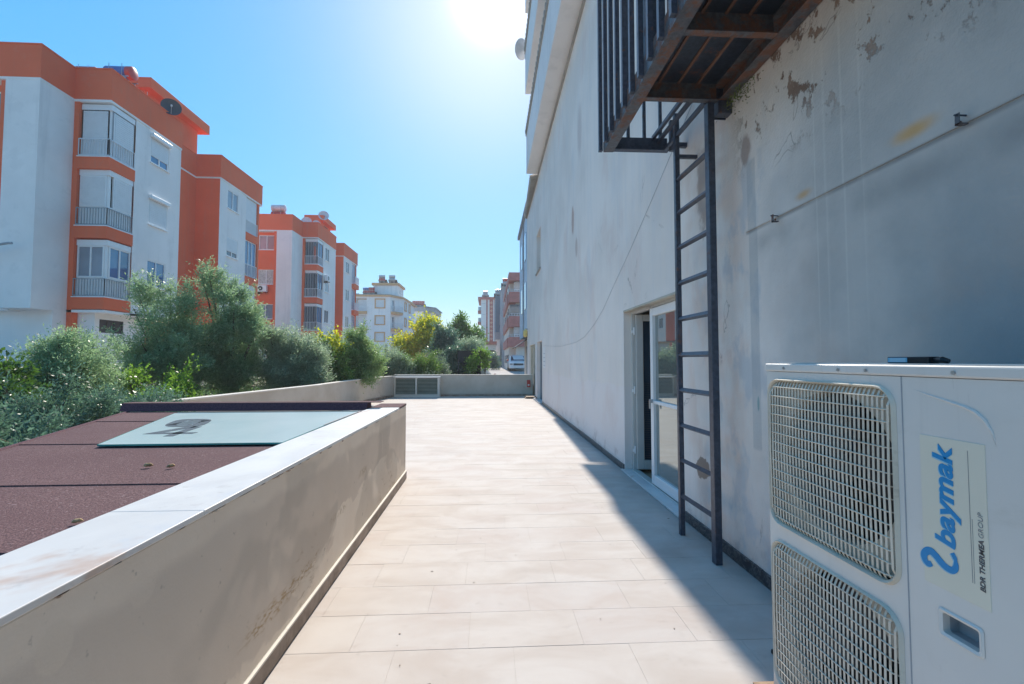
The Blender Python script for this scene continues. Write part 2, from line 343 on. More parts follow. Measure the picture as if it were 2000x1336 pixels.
# big plaster wall
def wall_mat():
    m = Mt('weathered_render'); y, z = m.y, m.z
    n1 = m.noise(.55, 5, .55); n2 = m.noise(2.2, 6, .6); streak = m.noise(1.0, 5, .6, m.vec(1, 5.5, .35)); st2 = m.noise(1.0, 4, .6, m.vec(1, 16, .5))
    c = m.mix(n1.ss(.35, .65), (.80, .735, .675), (.90, .835, .775))
    c = m.mix(streak.ss(.45, .72) * .35, c, (.72, .71, .70)); c = m.mix(st2.ss(.52,.75) * .14, c, (.52, .53, .55))
    low = (z - 1.12 + (n2 - .5) * .14 + (m.noise(.8, 3) - .5) * .25).ss(.015, -.015) * y.ss(4.3, 4.4)
    c = m.mix(low * .7, c, (.84, .78, .76))
    c = m.mix(z.ss(3.0, .2) * .4 * n2.ss(.2, .8), c, (.78, .66, .61))
    # pinkish worn patches
    pk = m.noise(.75, 5, .6, m.vec(1, 1.1, .7, (2, 5, 1))).ss(.55, .68); c = m.mix(pk * .4, c, (.74, .60, .54)); bl2 = m.noise(.9, 5, .6, m.vec(1, 1.3, .6, (6, 9, 4))).ss(.54, .68); c = m.mix(bl2 * .2, c, (.60, .63, .67))
    # stretch by ladder and outdoor unit: older render, with shade painted into its colour
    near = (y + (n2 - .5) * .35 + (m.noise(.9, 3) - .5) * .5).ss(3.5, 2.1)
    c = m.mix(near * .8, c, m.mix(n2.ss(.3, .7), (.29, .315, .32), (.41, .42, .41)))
    nb = (y + (n1 - .5) * 1.2).ss(2.2, 1.0) * z.ss(2.6, 1.4); c = m.mix(nb * .45, c, (.16, .20, .25))  # darker blue end by the unit: shade painted into the colour
    warm = near * (m.noise(1.2, 5, .6, m.vec(1, 1.2, 1, (3, 3, 3)))).ss(.44, .66) * z.ss(2.6, 1.2); c = m.mix(warm * .6, c, (.50, .38, .32))
    beh = (y - 3.6).absv().ss(.75, .3) * (m.noise(1.5, 5, .6, m.vec(1, 2, 1, (8, 1, 1)))).ss(.42, .6); c = m.mix(beh * .6, c, (.76, .60, .51))
    blu = (y - 3.3).absv().ss(.7, .3) * (m.noise(1.7, 4, .6, m.vec(1, 2, 1.2, (1, 8, 4)))).ss(.5, .62); c = m.mix(blu * .45, c, (.42, .48, .54))
    # white lime drips below the platform
    drip = m.noise(1.0, 2, .5, m.vec(0, 34, .12)).ss(.6, .72) * (y - 2.35).absv().ss(.42, .2) * z.ss(1.2, 2.1) * z.ss(3.9, 3.2); c = m.mix(drip * .4, c, (.62, .62, .58))
    # damp beige halo + flaked render near the platform bracket
    yb = (m.noise(4.5, 6, .7) - .5)
    halo = (z - (3.0 + (2.9 - y).mx(0) * .35) + yb * .8).ss(-.35, .25) * (y - 2.35).absv().ss(1.3, .6); c = m.mix(halo * .55, c, (.58, .51, .44))
    flake = m.noise(3.9, 8, .74, m.vec(1, 1.3, .9, (0, 2, 6)), .12)
    fm = flake.ss(.555, .58) * (z - 3.05 + yb * .5).ss(-.35, .1) * (y - 2.25).absv().ss(1.1, .7)
    c = m.mix(fm * .9, c, m.mix(n2.ss(.4,.6), (.17, .105, .075), (.31, .21, .155)))
    def spot(yy, zz, ry, rz, col, k, soft=.25, nd=.5):
        nonlocal c
        a = (y - yy) / ry; b = (z - zz) / rz
        d = (a * a + b * b).sqrt() + (m.noise(6, 5, .7) - .5) * nd * 2
        c = m.mix(d.ss(1 + soft, 1 - soft) * k, c, col)
    spot(3.1, 3.02, .07, .11, (.3, .22, .19), .75); spot(3.85, .57, .13, .09, (.27, .21, .17), .9, .06, .8)
    spot(3.75, 3.0, .12, .35, (.27, .19, .155), .6, .3, .9); spot(9.8, 4.6, .14, .3, (.47, .3, .25), .7); spot(9.4, 3.9, .12, .2, (.47, .33, .28), .5); spot(9.0, 6.2, .2, .5, (.42, .32, .3), .35, .5)
    spot(2.52, 2.475, .055, .022, (.55, .32, .12), .7, .8, .4); spot(1.83, 2.50, .085, .03, (.60, .34, .10), .75, .8, .4)
    spot(3.02, 1.2, .012, .05, (.05, .3, .3), .6)
    c = m.mix((z - 2.30).absv().ss(.12, .0) * (z - 2.421).ss(.004, -.004) * y.ss(3.1, 2.9) * m.noise(1.4, 4, .6).ss(.3, .6) * .38, c, (.16, .18, .19))  # soft shade below the ledge, painted into the wall colour
    # painted-over pipe line
    st = (y - 3.04).absv().ss(.055, .045) * (z - 1.9).absv().ss(1.03, 1.0); c = m.mix(st * .32, c, (.27, .30, .32)); c = m.mix((z - 2.412).absv().ss(.022, .0) * y.ss(3.14, 3.1) * m.noise(2.2, 4, .6).ss(.3, .6) * .55, c, (.11, .12, .125))  # second mix paints a line of shade along the ledge step
    crack = m.voro(.9, 'DISTANCE_TO_EDGE', m.vec(1, 1, 1)); wob = m.noise(5, 4)
    cr = (crack + (wob - .5) * .16).absv().ss(.0032, .001) * m.noise(.9, 2).ss(.54, .6) * y.ss(9, 6); c = m.mix(cr * .45, c, (.2, .18, .17))
    c = m.mix(m.z.ss(.45, .1) * m.noise(4, 5, .7).ss(.5, .65) * .5, c, (.5, .4, .36))
    m.color(c); m.setv('Roughness', .92); m.setv('Specular IOR Level', .15)
    m.bump(m.noise(55, 4, .6) * .9 + n2 * 1.6 + m.noise(14, 4, .6, m.vec(1, 1, .5)) * .8 - fm * 2.5 - cr * 2, .6, .006); return m.mat
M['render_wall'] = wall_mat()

# rusty painted steel
def rust_mat(name, amount, base=(.035, .045, .065)):
    m = Mt(name); n = m.noise(7, 7, .75); n2 = m.noise(30, 4, .7)
    c = m.mix(n2.ss(.3, .7), sc(base, .7), sc(base, 1.4)); r = m.mix(n2, (.11, .05, .032), (.22, .115, .08))
    k = n.ss(.62 - amount * .3, .72 - amount * .25); m.color(m.mix(k, c, r)); m.setv('Roughness', m.mix(k, (.38,)*3, (.85,)*3)); m.setv('Specular IOR Level', .5)
    m.bump(n2 + k, .3, .002); return m.mat
M['rust_beam'] = rust_mat('rusty_beam', .55, (.07, .075, .085)); M['dark_steel'] = rust_mat('dark_painted_steel', .12, (.045, .055, .08)); M['deck'] = rust_mat('deck_plate', .2, (.02, .028, .042))
M['rust_weld'] = rust_mat('rust_weld', 1.2)

# outdoor unit
m = Mt('unit_enamel'); c = m.mix(m.noise(1.5, 4).ss(.3, .7), (.60, .59, .56), (.68, .665, .63)); c = m.mix(m.noise(1, 4, .6, m.vec(1, 22, .6)).ss(.55,.75) * .25, c, (.46, .46, .43))
c = m.mix(m.z.ss(.45, .13) * m.noise(5, 5, .7).ss(.4, .7) * .5, c, (.42, .38, .32)); c = m.mix(m.noise(3.2, 7, .75, m.vec(1, 1, 2.5)).ss(.56, .72) * .3, c, (.44, .43, .38)); c = m.mix(m.noise(60, 3, .8, m.vec(1, 1, .12)).ss(.68, .74) * .35, c, (.38, .37, .34)); m.color(c); m.setv('Roughness', m.mix(m.noise(4, 5), (.3,)*3, (.5,)*3)); m.bump(m.noise(5, 2), .06, .01); M['enamel'] = m.mat
m = Mt('grille_plastic'); c = m.mix(m.noise(4, 5).ss(.3, .7), (.55, .50, .41), (.65, .605, .51)); c = m.mix(m.noise(14, 4, .7).ss(.55, .72) * .5, c, (.3, .25, .18)); m.color(c); m.setv('Roughness', .5); M['grille'] = m.mat
M['plate'] = simple('cream_plate', (.66, .635, .53), .35, var=.03); M['logo_blue'] = simple('logo_blue', (.0, .23, .52), .35, var=.03); M['logo_cyan'] = simple('logo_light_blue', (.25, .5, .65), .4, var=.03); M['print_dark'] = simple('print_dark', (.08, .08, .09), .5)
M['print_grey'] = simple('print_grey', (.25, .25, .26), .5)

# ------------------------------------------------------------------ local frames on facades
class Fr:                                    # u runs along the facade, n points out of it
    def __init__(s, o, u, n): s.o = Vector(o); s.u = Vector(u); s.n = Vector(n)
    def p(s, u, n, z): return s.o + s.u * u + s.n * n + Vector((0, 0, z))
    def box(s, mb, u0, u1, n0, n1, z0, z1):
        P = [s.p(*q) for q in ((u0,n0,z0),(u1,n0,z0),(u1,n1,z0),(u0,n1,z0),(u0,n0,z1),(u1,n0,z1),(u1,n1,z1),(u0,n1,z1))]
        f = [(0,3,2,1),(4,5,6,7),(0,1,5,4),(1,2,6,5),(2,3,7,6),(3,0,4,7)]
        if s.u.cross(s.n).z < 0: f = [tuple(reversed(q)) for q in f]
        return mb.add(P, f)
    def wall(s, mb, u0, u1, z0, z1, holes=()):   # holes: (u0,u1,z0,z1,depth)
        us = sorted({u0, u1, *[h[0] for h in holes], *[h[1] for h in holes]}); zs = sorted({z0, z1, *[h[2] for h in holes], *[h[3] for h in holes]})
        flip = s.u.cross(Vector((0,0,1))).dot(s.n) < 0
        def q(a, b, c, d): mb.add([a, b, c, d], [(3,2,1,0) if flip else (0,1,2,3)])
        for a, b in zip(us, us[1:]):
            for c, d in zip(zs, zs[1:]):
                mu, mz = (a+b)/2, (c+d)/2
                if any(h[0] < mu < h[1] and h[2] < mz < h[3] for h in holes): continue
                q(s.p(a,0,c), s.p(b,0,c), s.p(b,0,d), s.p(a,0,d))
        for h in holes:
            a, b, c, d, dp = h
            q(s.p(a,0,c), s.p(a,0,d), s.p(a,-dp,d), s.p(a,-dp,c)); q(s.p(b,-dp,c), s.p(b,-dp,d), s.p(b,0,d), s.p(b,0,c))
            q(s.p(a,0,d), s.p(b,0,d), s.p(b,-dp,d), s.p(a,-dp,d)); q(s.p(a,-dp,c), s.p(b,-dp,c), s.p(b,0,c), s.p(a,0,c))
        return mb

# ------------------------------------------------------------------ ground: one sheet to the horizon
def gz(x, y):
    if -6.1 < x < 12 and y < 19.3: return -.3
    if y >= 19.3: return .42
    return .1
xs = sorted({-900,-300,-120,-60,-40,-26,-17,-12,-9,-7.5,-6.11,-6.09,-4,-2,0,2,4,7,11.99,12.01,20,40,80,200,900})
ys = sorted({-400,-100,-30,-10,0,4,8,12,16,19.29,19.31,22,26,31,36,42,50,60,75,95,120,160,250,500,1200,2500})
rnd = random.Random(5); mb = MB(); vs_ = []
for y in ys:
    for x in xs: vs_.append((x, y, gz(x, y) + rnd.uniform(-.02, .02)))
nx = len(xs)
mb.add(vs_, [(j*nx+i, j*nx+i+1, (j+1)*nx+i+1, (j+1)*nx+i) for j in range(len(ys)-1) for i in range(nx-1)])
tag(mb.build('ground', M['soil']), kind='structure')
mb = MB(); mb.box(-2.2, 12, 19.4, 300, .3, .455)
tag(mb.build('street', M['asphalt']), kind='structure')

# ------------------------------------------------------------------ terrace floor of 33 x 61 cm tiles
def leftX(y):
    if y < 5.9: return -1.045
    pts = [(5.9, -5.2), (6.9, -5.1), (12, -4.42), (16.6, -4.35), (18.7, -3.9), (19.2, -3.9)]
    for (a, xa), (b, xb) in zip(pts, pts[1:]):
        if a <= y <= b: return xa + (xb - xa) * (y - a) / (b - a)
    return -3.9
mb = MB(); mb.box(-5.4, 2.05, -3, 19.2, -.2, -.0016)
floor = tag(mb.build('terrace_floor', M['grout']), kind='structure')
rnd = random.Random(11); TD, TW, G = .336, .612, .0022
stuff = MB(); y = -2.62; row = 0; ntile = 0
while y < 19.1:
    xl = leftX(y + .01) ; xr = 1.85; off = (.0, .36, .14, .5, .27, .43)[row % 6] + rnd.uniform(-.03, .03)
    yn = min(y + TD, 19.15)
    if y < 5.9 < yn: yn = 5.9
    k = math.floor((xl - off) / TW); x = off + k * TW
    while x < xr - .01:
        a, b = max(x, xl) + G * .35, min(x + TW, xr) - G * .35
        if b - a > .03:
            dz = rnd.uniform(-.0006, .0006)
            if .35 < y < 9.2 and ntile < 298:
                t = MB(); t.box(a, b, y + G*.35, yn - G*.35, -.0012, dz + .0002)
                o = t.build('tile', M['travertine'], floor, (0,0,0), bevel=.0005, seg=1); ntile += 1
            else: stuff.box(a, b, y + G, yn - G, -.0012, dz + .0004)
        x += TW
    y = yn; row += 1
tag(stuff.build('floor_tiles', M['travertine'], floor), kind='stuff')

# small leaf bits and dirt on the tiles
rnd = random.Random(3); mb = MB()
for i in range(110):
    x, yy = rnd.uniform(-1.0, 1.8), .8 + rnd.random() ** 1.5 * 12; s_ = rnd.uniform(.002, .006) * (1 if i > 8 else 2.0); a = rnd.uniform(0, 6.3)
    p = [(x + math.cos(a + q) * s_ * (1.8 if j % 2 else .8), yy + math.sin(a + q) * s_, .002 + rnd.random() * .003) for j, q in enumerate((0, 1.4, 3.0, 4.6))]
    mb.add(p, [(0,1,2,3)])
tag(mb.build('dry_litter', M['bark']), 'tiny dry leaf bits and grit scattered over the pale tiles', 'litter', kind='stuff')

# ------------------------------------------------------------------ parapet wall beside the walkway
pw = thing('parapet_wall', 'low taupe rendered wall with white marble coping left of the walkway', 'wall', (-1.2, 3, 0))
mb = MB(); mb.box(-1.34, -1.06, -2, 5.87, -.1, .924); part('render', mb, M['parapet'], pw, bevel=.008)
yy = -2
for ln in (1.9, 1.85, 1.9, 1.75):
    mb = MB(); mb.box(-1.39, -1.052, yy + .0008, yy + ln - .0008, .924, .945); part('coping_slab', mb, M['coping'], pw, bevel=.003); yy += ln
mb = MB(); mb.box(-1.385, -1.056, 5.402, 5.875, .924, .950); part('felt_cap', mb, M['felt'], pw, bevel=.006)
# crumbling mortar along the underside of the coping
rnd = random.Random(21); q = .2
while q < 5.8:
    ln = rnd.uniform(.03, .16); hh = rnd.uniform(.004, .013); mb = MB(); n_ = 7; v = []
    for i in range(n_ + 1):
        t = i / n_; w_ = math.sin(PI * t) ** .6 * rnd.uniform(.6, 1.1)
        v += [(-1.0595, q + ln*t, .9235), (-1.0595 + .009 * w_, q + ln*t, .923 - hh * .3 * w_), (-1.0595, q + ln*t, .922 - hh * w_)]
    mb.add(v, [(3*i+k, 3*i+k+1, 3*i+k+4, 3*i+k+3) for i in range(n_) for k in (0, 1)]); part('mortar', mb, M['concrete'] if rnd.random() < .6 else M['brown_skirting'], pw)
    q += ln + rnd.uniform(.02, .5) ** 1.3
yy = -1.2
while yy < 5.86:
    e = min(yy + .61, 5.875); mb = MB(); mb.box(-1.06, -1.046, yy + .001, e - .001, 0, .093); part('skirting_tile', mb, M['brown_skirting'], pw)
    mb = MB(); mb.box(-1.06, -1.040, yy + .001, e - .001, .093, .103); part('skirting_cap', mb, M['cream_paint'], pw); yy += .61

# ------------------------------------------------------------------ low felt roof left of the parapet
rf = thing('low_flat_roof', 'low flat roof of purple brown mineral felt behind the parapet wall', 'roof', (-2.4, 3, 0))
def rleft(y): return -3.126 - .411 * (y - 3.074)
seams = [-1.5, -.6, .45, 1.44, 2.2, 3.26, 4.45, 5.28]
for i, (a, b) in enumerate(zip(seams, seams[1:])):
    v = [(rleft(a), a, .929), (-1.392, a, .929), (-1.392, b, .923), (rleft(b), b, .923)]
    mb = MB(); mb.add(v + [(p[0], p[1], p[2] - .012) for p in v], [(0,1,2,3), (7,6,5,4), (0,4,5,1), (1,5,6,2), (2,6,7,3), (3,7,4,0)])
    part('felt_sheet', mb, M['felt'], rf)
mb = MB(); mb.prism([(rleft(-1.5)+.03, -1.5), (-1.40, -1.5), (-1.40, 5.4), (rleft(5.28)+.03, 5.4)], -.2, .908); part('base', mb, M['low_wall'], rf)
mb = MB(); v = [(-4.12, 5.27, .93), (-1.40, 5.27, .93), (-1.40, 5.5, .93), (-4.12, 5.5, .93), (-4.12, 5.31, 1.012), (-1.40, 5.31, 1.012), (-1.40, 5.46, 1.012), (-4.12, 5.46, 1.012)]
mb.add(v, [(0,3,2,1),(0,1,5,4),(1,2,6,5),(2,3,7,6),(3,0,4,7)]); part('upstand', mb, M['dark_felt'], rf)
mb = MB(); mb.box(-4.13, -1.25, 5.315, 5.47, 1.012, 1.018); part('upstand_cap', mb, M['felt'], rf)
mb = MB(); mb.tube([(rleft(a) - .004, a, .925) for a in (-1.4, 1, 3, 5.27)], .012, 6); part('edge_bead', mb, M['dark_felt'], rf)

# frosted glass sheet lying on the felt
GL = [(-2.575, 3.13), (-1.268, 3.15), (-1.40, 3.9), (-1.40, 4.98), (-3.30, 4.94)]
gs = thing('glass_sheet', 'pale frosted glass sheet marked 40 lying on the purple felt roof', 'glass sheet', (-2.2, 4, .93))
GL = [(-2.575, 3.13), (-1.395, 3.148), (-1.41, 4.985), (-3.30, 4.94)]
mb = MB(); mb.prism(GL, .935, .9455); mb.mi = 1
part('pane', mb, [M['frosted'], M['glass_edge']], gs)
e = MB()
for a, b in ((0,1), (1,2), (2,3), (3,0)): e.bar((*GL[a], .9405), (*GL[b], .9405), .005, .0112)
part('green_edge', e, M['glass_edge'], gs)
e = MB(); e.bar((-3.28, 4.955, .949), (-1.42, 5.0, .949), .008, .006); e.bar((-1.405, 3.95, .95), (-1.40, 5.0, .95), .008, .006); part('sealant', e, M['steel'], gs)
# printed 4 and 0, read from the right-hand side (top of the figures towards -X)
def P4(cx, cy):
    px, py = 180 + cx/3.333, 780 + cy/3.333
    f = 880.; pit = math.atan(36/f); yw = R_(2.9249)
    F = Vector((math.sin(yw)*math.cos(pit), math.cos(yw)*math.cos(pit), math.sin(pit))); Rr = Vector((math.cos(yw), -math.sin(yw), 0)); U = Rr.cross(F)
    return F, Rr, U
g4 = MB(); z0, z1 = .9458, .9472
def poly(mb, pts): mb.prism(pts, z0, z1)
# figure 4: stem along X, crossbar along Y, diagonal closing the triangle
poly(g4, [(-2.60, 3.55), (-2.24, 3.55), (-2.24, 3.62), (-2.50, 3.62)])
poly(g4, [(-2.375, 3.44), (-2.305, 3.44), (-2.40, 3.93), (-2.47, 3.93)])
poly(g4, [(-2.60, 3.55), (-2.50, 3.62), (-2.42, 3.93), (-2.52, 3.93)])
part('figure', g4, M['glyph'], gs, label='grey printed 4')
g0 = MB(); out = []; inn = []
for k in range(24):
    a = 2 * PI * k / 24; c_, s_ = math.cos(a), math.sin(a); q = 3.2
    ex = abs(c_) ** (2/q) * (1 if c_ > 0 else -1); ey = abs(s_) ** (2/q) * (1 if s_ > 0 else -1)
    out.append((-2.665 + ex * .17 - ey * .10, 4.18 + ey * .26)); inn.append((-2.665 + ex * .075 - ey * .055, 4.18 + ey * .18))
v = [(p[0], p[1], z1) for p in out] + [(p[0], p[1], z1) for p in inn]
g0.add(v, [(k, (k+1) % 24, 24 + (k+1) % 24, 24 + k) for k in range(24)])
for k in range(5): g0.box(-2.76 + k*.003, -2.57, 4.03 + k*.066, 4.07 + k*.066, z0, z1)
part('figure', g0, M['glyph'], gs, label='grey printed 0 filled with hatching')

# dry seed pods on the felt
def pod(x, y, z, s, label, a):
    mb = MB(); n = 8
    for k in range(6):
        t0, t1 = k/6, (k+1)/6
    pts = [(x + math.cos(a)*s*(t-.5)*2, y + math.sin(a)*s*(t-.5)*2, z + s*.45 + math.sin(t*PI)*s*.25) for t in np.linspace(0, 1, 7)]
    mb.tube(pts, [s*.12, s*.38, s*.5, s*.42, s*.5, s*.3, s*.06], 8)
    o = mb.build('seed_pod', M['pod'], None, (x, y, z), smooth=True); o.location = (x, y, z); tag(o, label, 'seed pod', 'dry seed pods on the felt roof')
M['pod'] = simple('dry_pod', (.5, .33, .17), .7, var=.45, nscale=45)
pod(-1.81, 2.52, .93, .022, 'thin dry pod on the felt, left one of the far pair', .3)
pod(-1.68, 2.50, .93, .020, 'pale dry pod on the felt, right one of the far pair', .9)
pod(-1.435, 1.675, .93, .016, 'brown dry pod alone on the nearest felt sheet', .5)
pod(-1.385, 1.76, .93, .006, 'tiny reddish pod beside the marble coping', .2)

# ------------------------------------------------------------------ garden wall on the left and end wall
bw = thing('garden_wall', 'long beige low wall between the terrace and the olive garden', 'wall', (-4.5, 12, 0))
path = [(-5.06, 6.85), (-5.04, 6.95), (-4.42, 12), (-4.35, 16.6), (-3.88, 18.72)]
inner = path; outer = [(x - .16, y + .02) for x, y in path]
mb = MB(); mb.prism(inner + outer[::-1], -.2, .845); part('render', mb, M['low_wall'], bw)
mb = MB(); mb.prism([(x + .015, y) for x, y in inner] + [(x - .015, y) for x, y in outer[::-1]], .845, .868); part('coping', mb, M['cream_paint'], bw)
for (x0, y0), (x1, y1) in zip(path[1:], path[2:]):
    n = max(1, int(math.dist((x0,y0),(x1,y1)) / .61)); 
    mb = MB()
    for k in range(n):
        t0, t1 = (k+.01)/n, (k+.99)/n; mb.bar((x0+(x1-x0)*t0+.008, y0+(y1-y0)*t0, .05), (x0+(x1-x0)*t1+.008, y0+(y1-y0)*t1, .05), .016, .1)
    part('skirting', mb, M['brown_skirting'], bw)
ew = thing('end_wall', 'pale low wall closing the far end of the terrace', 'wall', (0, 19, 0))
mb = MB(); mb.box(-3.9, 1.85, 19.02, 19.2, -.2, .885); part('render', mb, M['low_wall'], ew, bevel=.006)
mb = MB(); mb.box(-3.95, 1.84, 18.995, 19.22, .885, .905); part('coping', mb, M['pink_cap'] if 'pink_cap' in M else M['cream_paint'], ew)
mb = MB()
for k in range(9): mb.box(-2.0 + k*.42, -2.0 + k*.42 + .41, 19.0, 19.02, 0, .08)
part('skirting', mb, M['brown_skirting'], ew)
vb = thing('louvred_vent', 'louvred ventilation housing in the left corner by the end wall', 'vent', (-2.95, 18.8, 0))
mb = MB(); F_ = Fr((-3.87, 18.7, 0), (1,0,0), (0,-1,0)); F_.wall(mb, 0, 1.84, 0, .80, [(.05, .86, .11, .765, .12), (.92, 1.76, .11, .765, .12)])
mb.box(-3.87+1.841, -2.01, 18.72, 19.018, 0, .80); part('housing', mb, M['cream_paint'], vb)
mb = MB(); mb.box(-3.9, -2.0, 18.66, 19.018, .80, .832); part('top_plate', mb, M['white_paint'], vb, bevel=.004)
mb = MB(); mb.box(-3.86, -2.04, 18.83, 18.84, .05, .79); part('backing', mb, M['dark'], vb)
M['louvre'] = simple('louvre_grey_green', (.36, .38, .31), .5, var=.08)
for a, b in ((-3.818, -3.012), (-2.948, -2.112)):
    for k in range(11):
        z = .125 + k * .057; mb = MB(); mb.bar((a, 18.745, z + .015), (b, 18.745, z + .015), .05, .008, up=(0, -.75, 1)); part('louvre_slat', mb, M['louvre'], vb)

# ------------------------------------------------------------------ the rendered building on the right
rb = thing('rendered_building', 'tall grey weathered rendered building lining the right side of the terrace', 'building', (4, 9, 0))
W = Fr((1.85, 0, 0), (0, 1, 0), (-1, 0, 0))
holes = [(4.30, 6.10, .02, 2.185, .13), (15.65, 17.27, .0, 2.2, .16), (18.04, 20.5, .0, 2.17, .12), (16.0, 17.38, 4.85, 6.35, .16)]
mb = MB(); W.wall(mb, -4, 21.75, -.2, 8.5, holes)
mb.quad((1.85,21.75,-.2), (9,21.75,-.2), (9,21.75,8.5), (1.85,21.75,8.5)); mb.quad((1.86,-4,8.5), (9,-4,8.5), (9,21.75,8.5), (1.86,21.75,8.5))
mb.quad((9,-4,-.2), (1.85,-4,-.2), (1.85,-4,8.5), (9,-4,8.5)); mb.quad((9,-4,-.2), (9,21.75,-.2), (9,21.75,8.5), (9,-4,8.5))
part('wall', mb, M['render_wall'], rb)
mb = MB(); mb.box(1.843, 1.852, -3.9, 3.12, 2.42, 8.4)
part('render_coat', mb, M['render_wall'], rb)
mb = MB(); mb.box(1.81, 1.9, -4, 21.78, 8.44, 8.52); part('cornice', mb, M['concrete'], rb)
def skirt(a, b):
    y = a
    while y < b - .02:
        e = min(y + .6, b); mb = MB(); mb.box(1.834, 1.85, y + .001, e - .001, 0, .088 + .004 * math.sin(y * 9)); part('skirting_tile', mb, M['black_marble'], rb, bevel=.002, seg=1); y += .6
skirt(-.6, 4.28); skirt(6.12, 15.6); skirt(17.3, 18.0)
# storeys set forward above
for (yend, z, h) in ((16.74, 8.56, 1.45), (17.2, 11.93, 1.62), (17.2, 15.2, 1.6)):
    mb = MB(); mb.box(1.40, 3.2, -4, yend, z, z + .16); mb.box(1.40, 1.54, -4, yend, z + .16, z + h); mb.box(1.54, 3.2, yend - .14, yend, z + .16, z + h)
    part('balcony_parapet', mb, M['grey_white'] if 'grey_white' in M else M['white_paint'], rb)
    mb = MB(); mb.box(1.37, 1.57, -4, yend + .03, z + h, z + h + .05); part('parapet_coping', mb, M['concrete'], rb)
    mb = MB()
    for k in range(int((yend + 4) / .24)):
        y0 = -4 + k * .24; mb.tube([(1.34, y0 + .12, z + h + .055), (1.6, y0 + .12, z + h + .075)], .085, 8)
    tag(part('roof_tiles', mb, M['concrete'], rb), kind='stuff')
mb = MB(); mb.box(3.2, 9, -4, 16.6, 8.5, 18.2); part('upper_wall', mb, M['white_paint'], rb)
mb = MB(); mb.box(1.3, 9.2, -4.2, 17.3, 18.3, 18.5); part('roof_slab', mb, M['concrete'], rb)
mb = MB()
for k in range(21):
    y0 = 16.9 + k * .235; mb.tube([(1.56 + .0085 * k, y0, 8.49), (1.95, y0, 8.60), (3.6, y0, 9.05)], .095, 8)
mb.add([(1.58,16.8,8.46),(1.77,21.8,8.5),(3.7,21.8,9.02),(3.7,16.8,9.02)], [(0,3,2,1)])
tag(part('eaves_tiles', mb, M['concrete'], rb), kind='stuff')
# first storey window reveal and door recesses
mb = MB(); W.box(mb, 16.0, 17.38, -.17, -.16, 4.85, 6.35); part('window', mb, M['glass_pale'], rb)
mb = MB(); mb.box(1.80, 1.99, 15.95, 17.43, 4.80, 4.85); part('window_sill', mb, M['concrete'], rb)
M['door_cream'] = simple('door_cream', (.5, .46, .37), .5, var=.15, nscale=3)
mb = MB(); W.box(mb, 18.04, 20.5, -.125, -.12, 0, 2.17)
for a, b in ((18.04, 18.16), (19.2, 19.32), (20.38, 20.5)): W.box(mb, a, b, -.119, -.06, 0, 2.17)
W.box(mb, 18.16, 20.38, -.119, -.06, 2.05, 2.17); W.box(mb, 18.16, 20.38, -.119, -.08, 0, .12)
dr = part('cream_door', mb, M['door_cream'], rb)
mb = MB(); W.box(mb, 19.0, 19.16, -.118, -.09, .92, 1.2); part('handle', mb, M['steel'], dr)
mb = MB(); W.box(mb, 15.65, 17.27, -.19, -.17, 0, 2.2); sd = part('steel_door', mb, M['glass'], rb)
mb = MB()
for a, b in ((15.66, 15.74), (16.42, 16.5), (17.18, 17.26)): W.box(mb, a, b, -.168, -.11, 0.01, 2.19)
W.box(mb, 15.75, 17.17, -.168, -.12, 2.1, 2.19); part('frame', mb, M['grey_paint'], sd)
mb = MB(); mb.box(1.74, 1.99, 15.6, 20.6, .004, .028); part('threshold', mb, M['coping'], rb)

# interior behind the glazed door
mb = MB(); mb.box(2.02, 5.5, 2.6, 8.0, -.05, 0); part('room_floor', mb, M['wood'], rb)
mb = MB(); mb.quad((5.5,2.6,0),(5.5,8,0),(5.5,8,2.7),(5.5,2.6,2.7)); mb.quad((1.99,8,0),(5.5,8,0),(5.5,8,2.7),(1.99,8,2.7)); mb.quad((1.99,2.6,0),(5.5,2.6,0),(5.5,2.6,2.7),(1.99,2.6,2.7)); mb.quad((1.99,2.6,2.7),(5.5,2.6,2.7),(5.5,8,2.7),(1.99,8,2.7))
mb.quad((1.985,2.6,0),(1.985,4.3,0),(1.985,4.3,2.7),(1.985,2.6,2.7)); mb.quad((1.985,6.1,0),(1.985,8,0),(1.985,8,2.7),(1.985,6.1,2.7)); mb.quad((1.985,4.3,2.185),(1.985,6.1,2.185),(1.985,6.1,2.7),(1.985,4.3,2.7))
part('room_walls', mb, M['cream_paint'], rb)
# glazed door: fixed leaf (near), open leaf (far, swung inwards)
gd = MB()
for a, b in ((4.30, 4.355), (6.045, 6.10), (5.33, 5.37)): W.box(gd, a, b, -.17, -.10, .03, 2.185)
W.box(gd, 4.355, 6.045, -.17, -.10, 2.13, 2.185); W.box(gd, 4.30, 6.1, -.17, -.08, .02, .035)
gdo = part('glazed_door', gd, M['door_pvc'], rb, bevel=.004, seg=1)
mb = MB()
for a, b in ((4.36, 4.45), (5.235, 5.325)): W.box(mb, a, b, -.155, -.085, .05, 2.12)
W.box(mb, 4.45, 5.235, -.155, -.085, 2.03, 2.12); W.box(mb, 4.45, 5.235, -.155, -.085, .05, .16); W.box(mb, 4.45, 5.235, -.15, -.09, .99, 1.03)
part('fixed_leaf', mb, M['white_pvc'], gdo, bevel=.005, seg=1)
mb = MB(); W.box(mb, 4.451, 5.234, -.125, -.118, .161, .989); part('pane', mb, M['mirror_glass'], gdo)
mb = MB(); W.box(mb, 4.451, 5.234, -.125, -.118, 1.031, 2.029); part('pane', mb, M['mirror_glass'], gdo)
O = Fr((1.99, 6.035, 0), (math.cos(R_(9)), -math.sin(R_(9)) * 1.0, 0), (-math.sin(R_(9)), -math.cos(R_(9)), 0))
mb = MB()
for a, b in ((0, .095), (.56, .655)): O.box(mb, a, b, 0, .06, .05, 2.12)
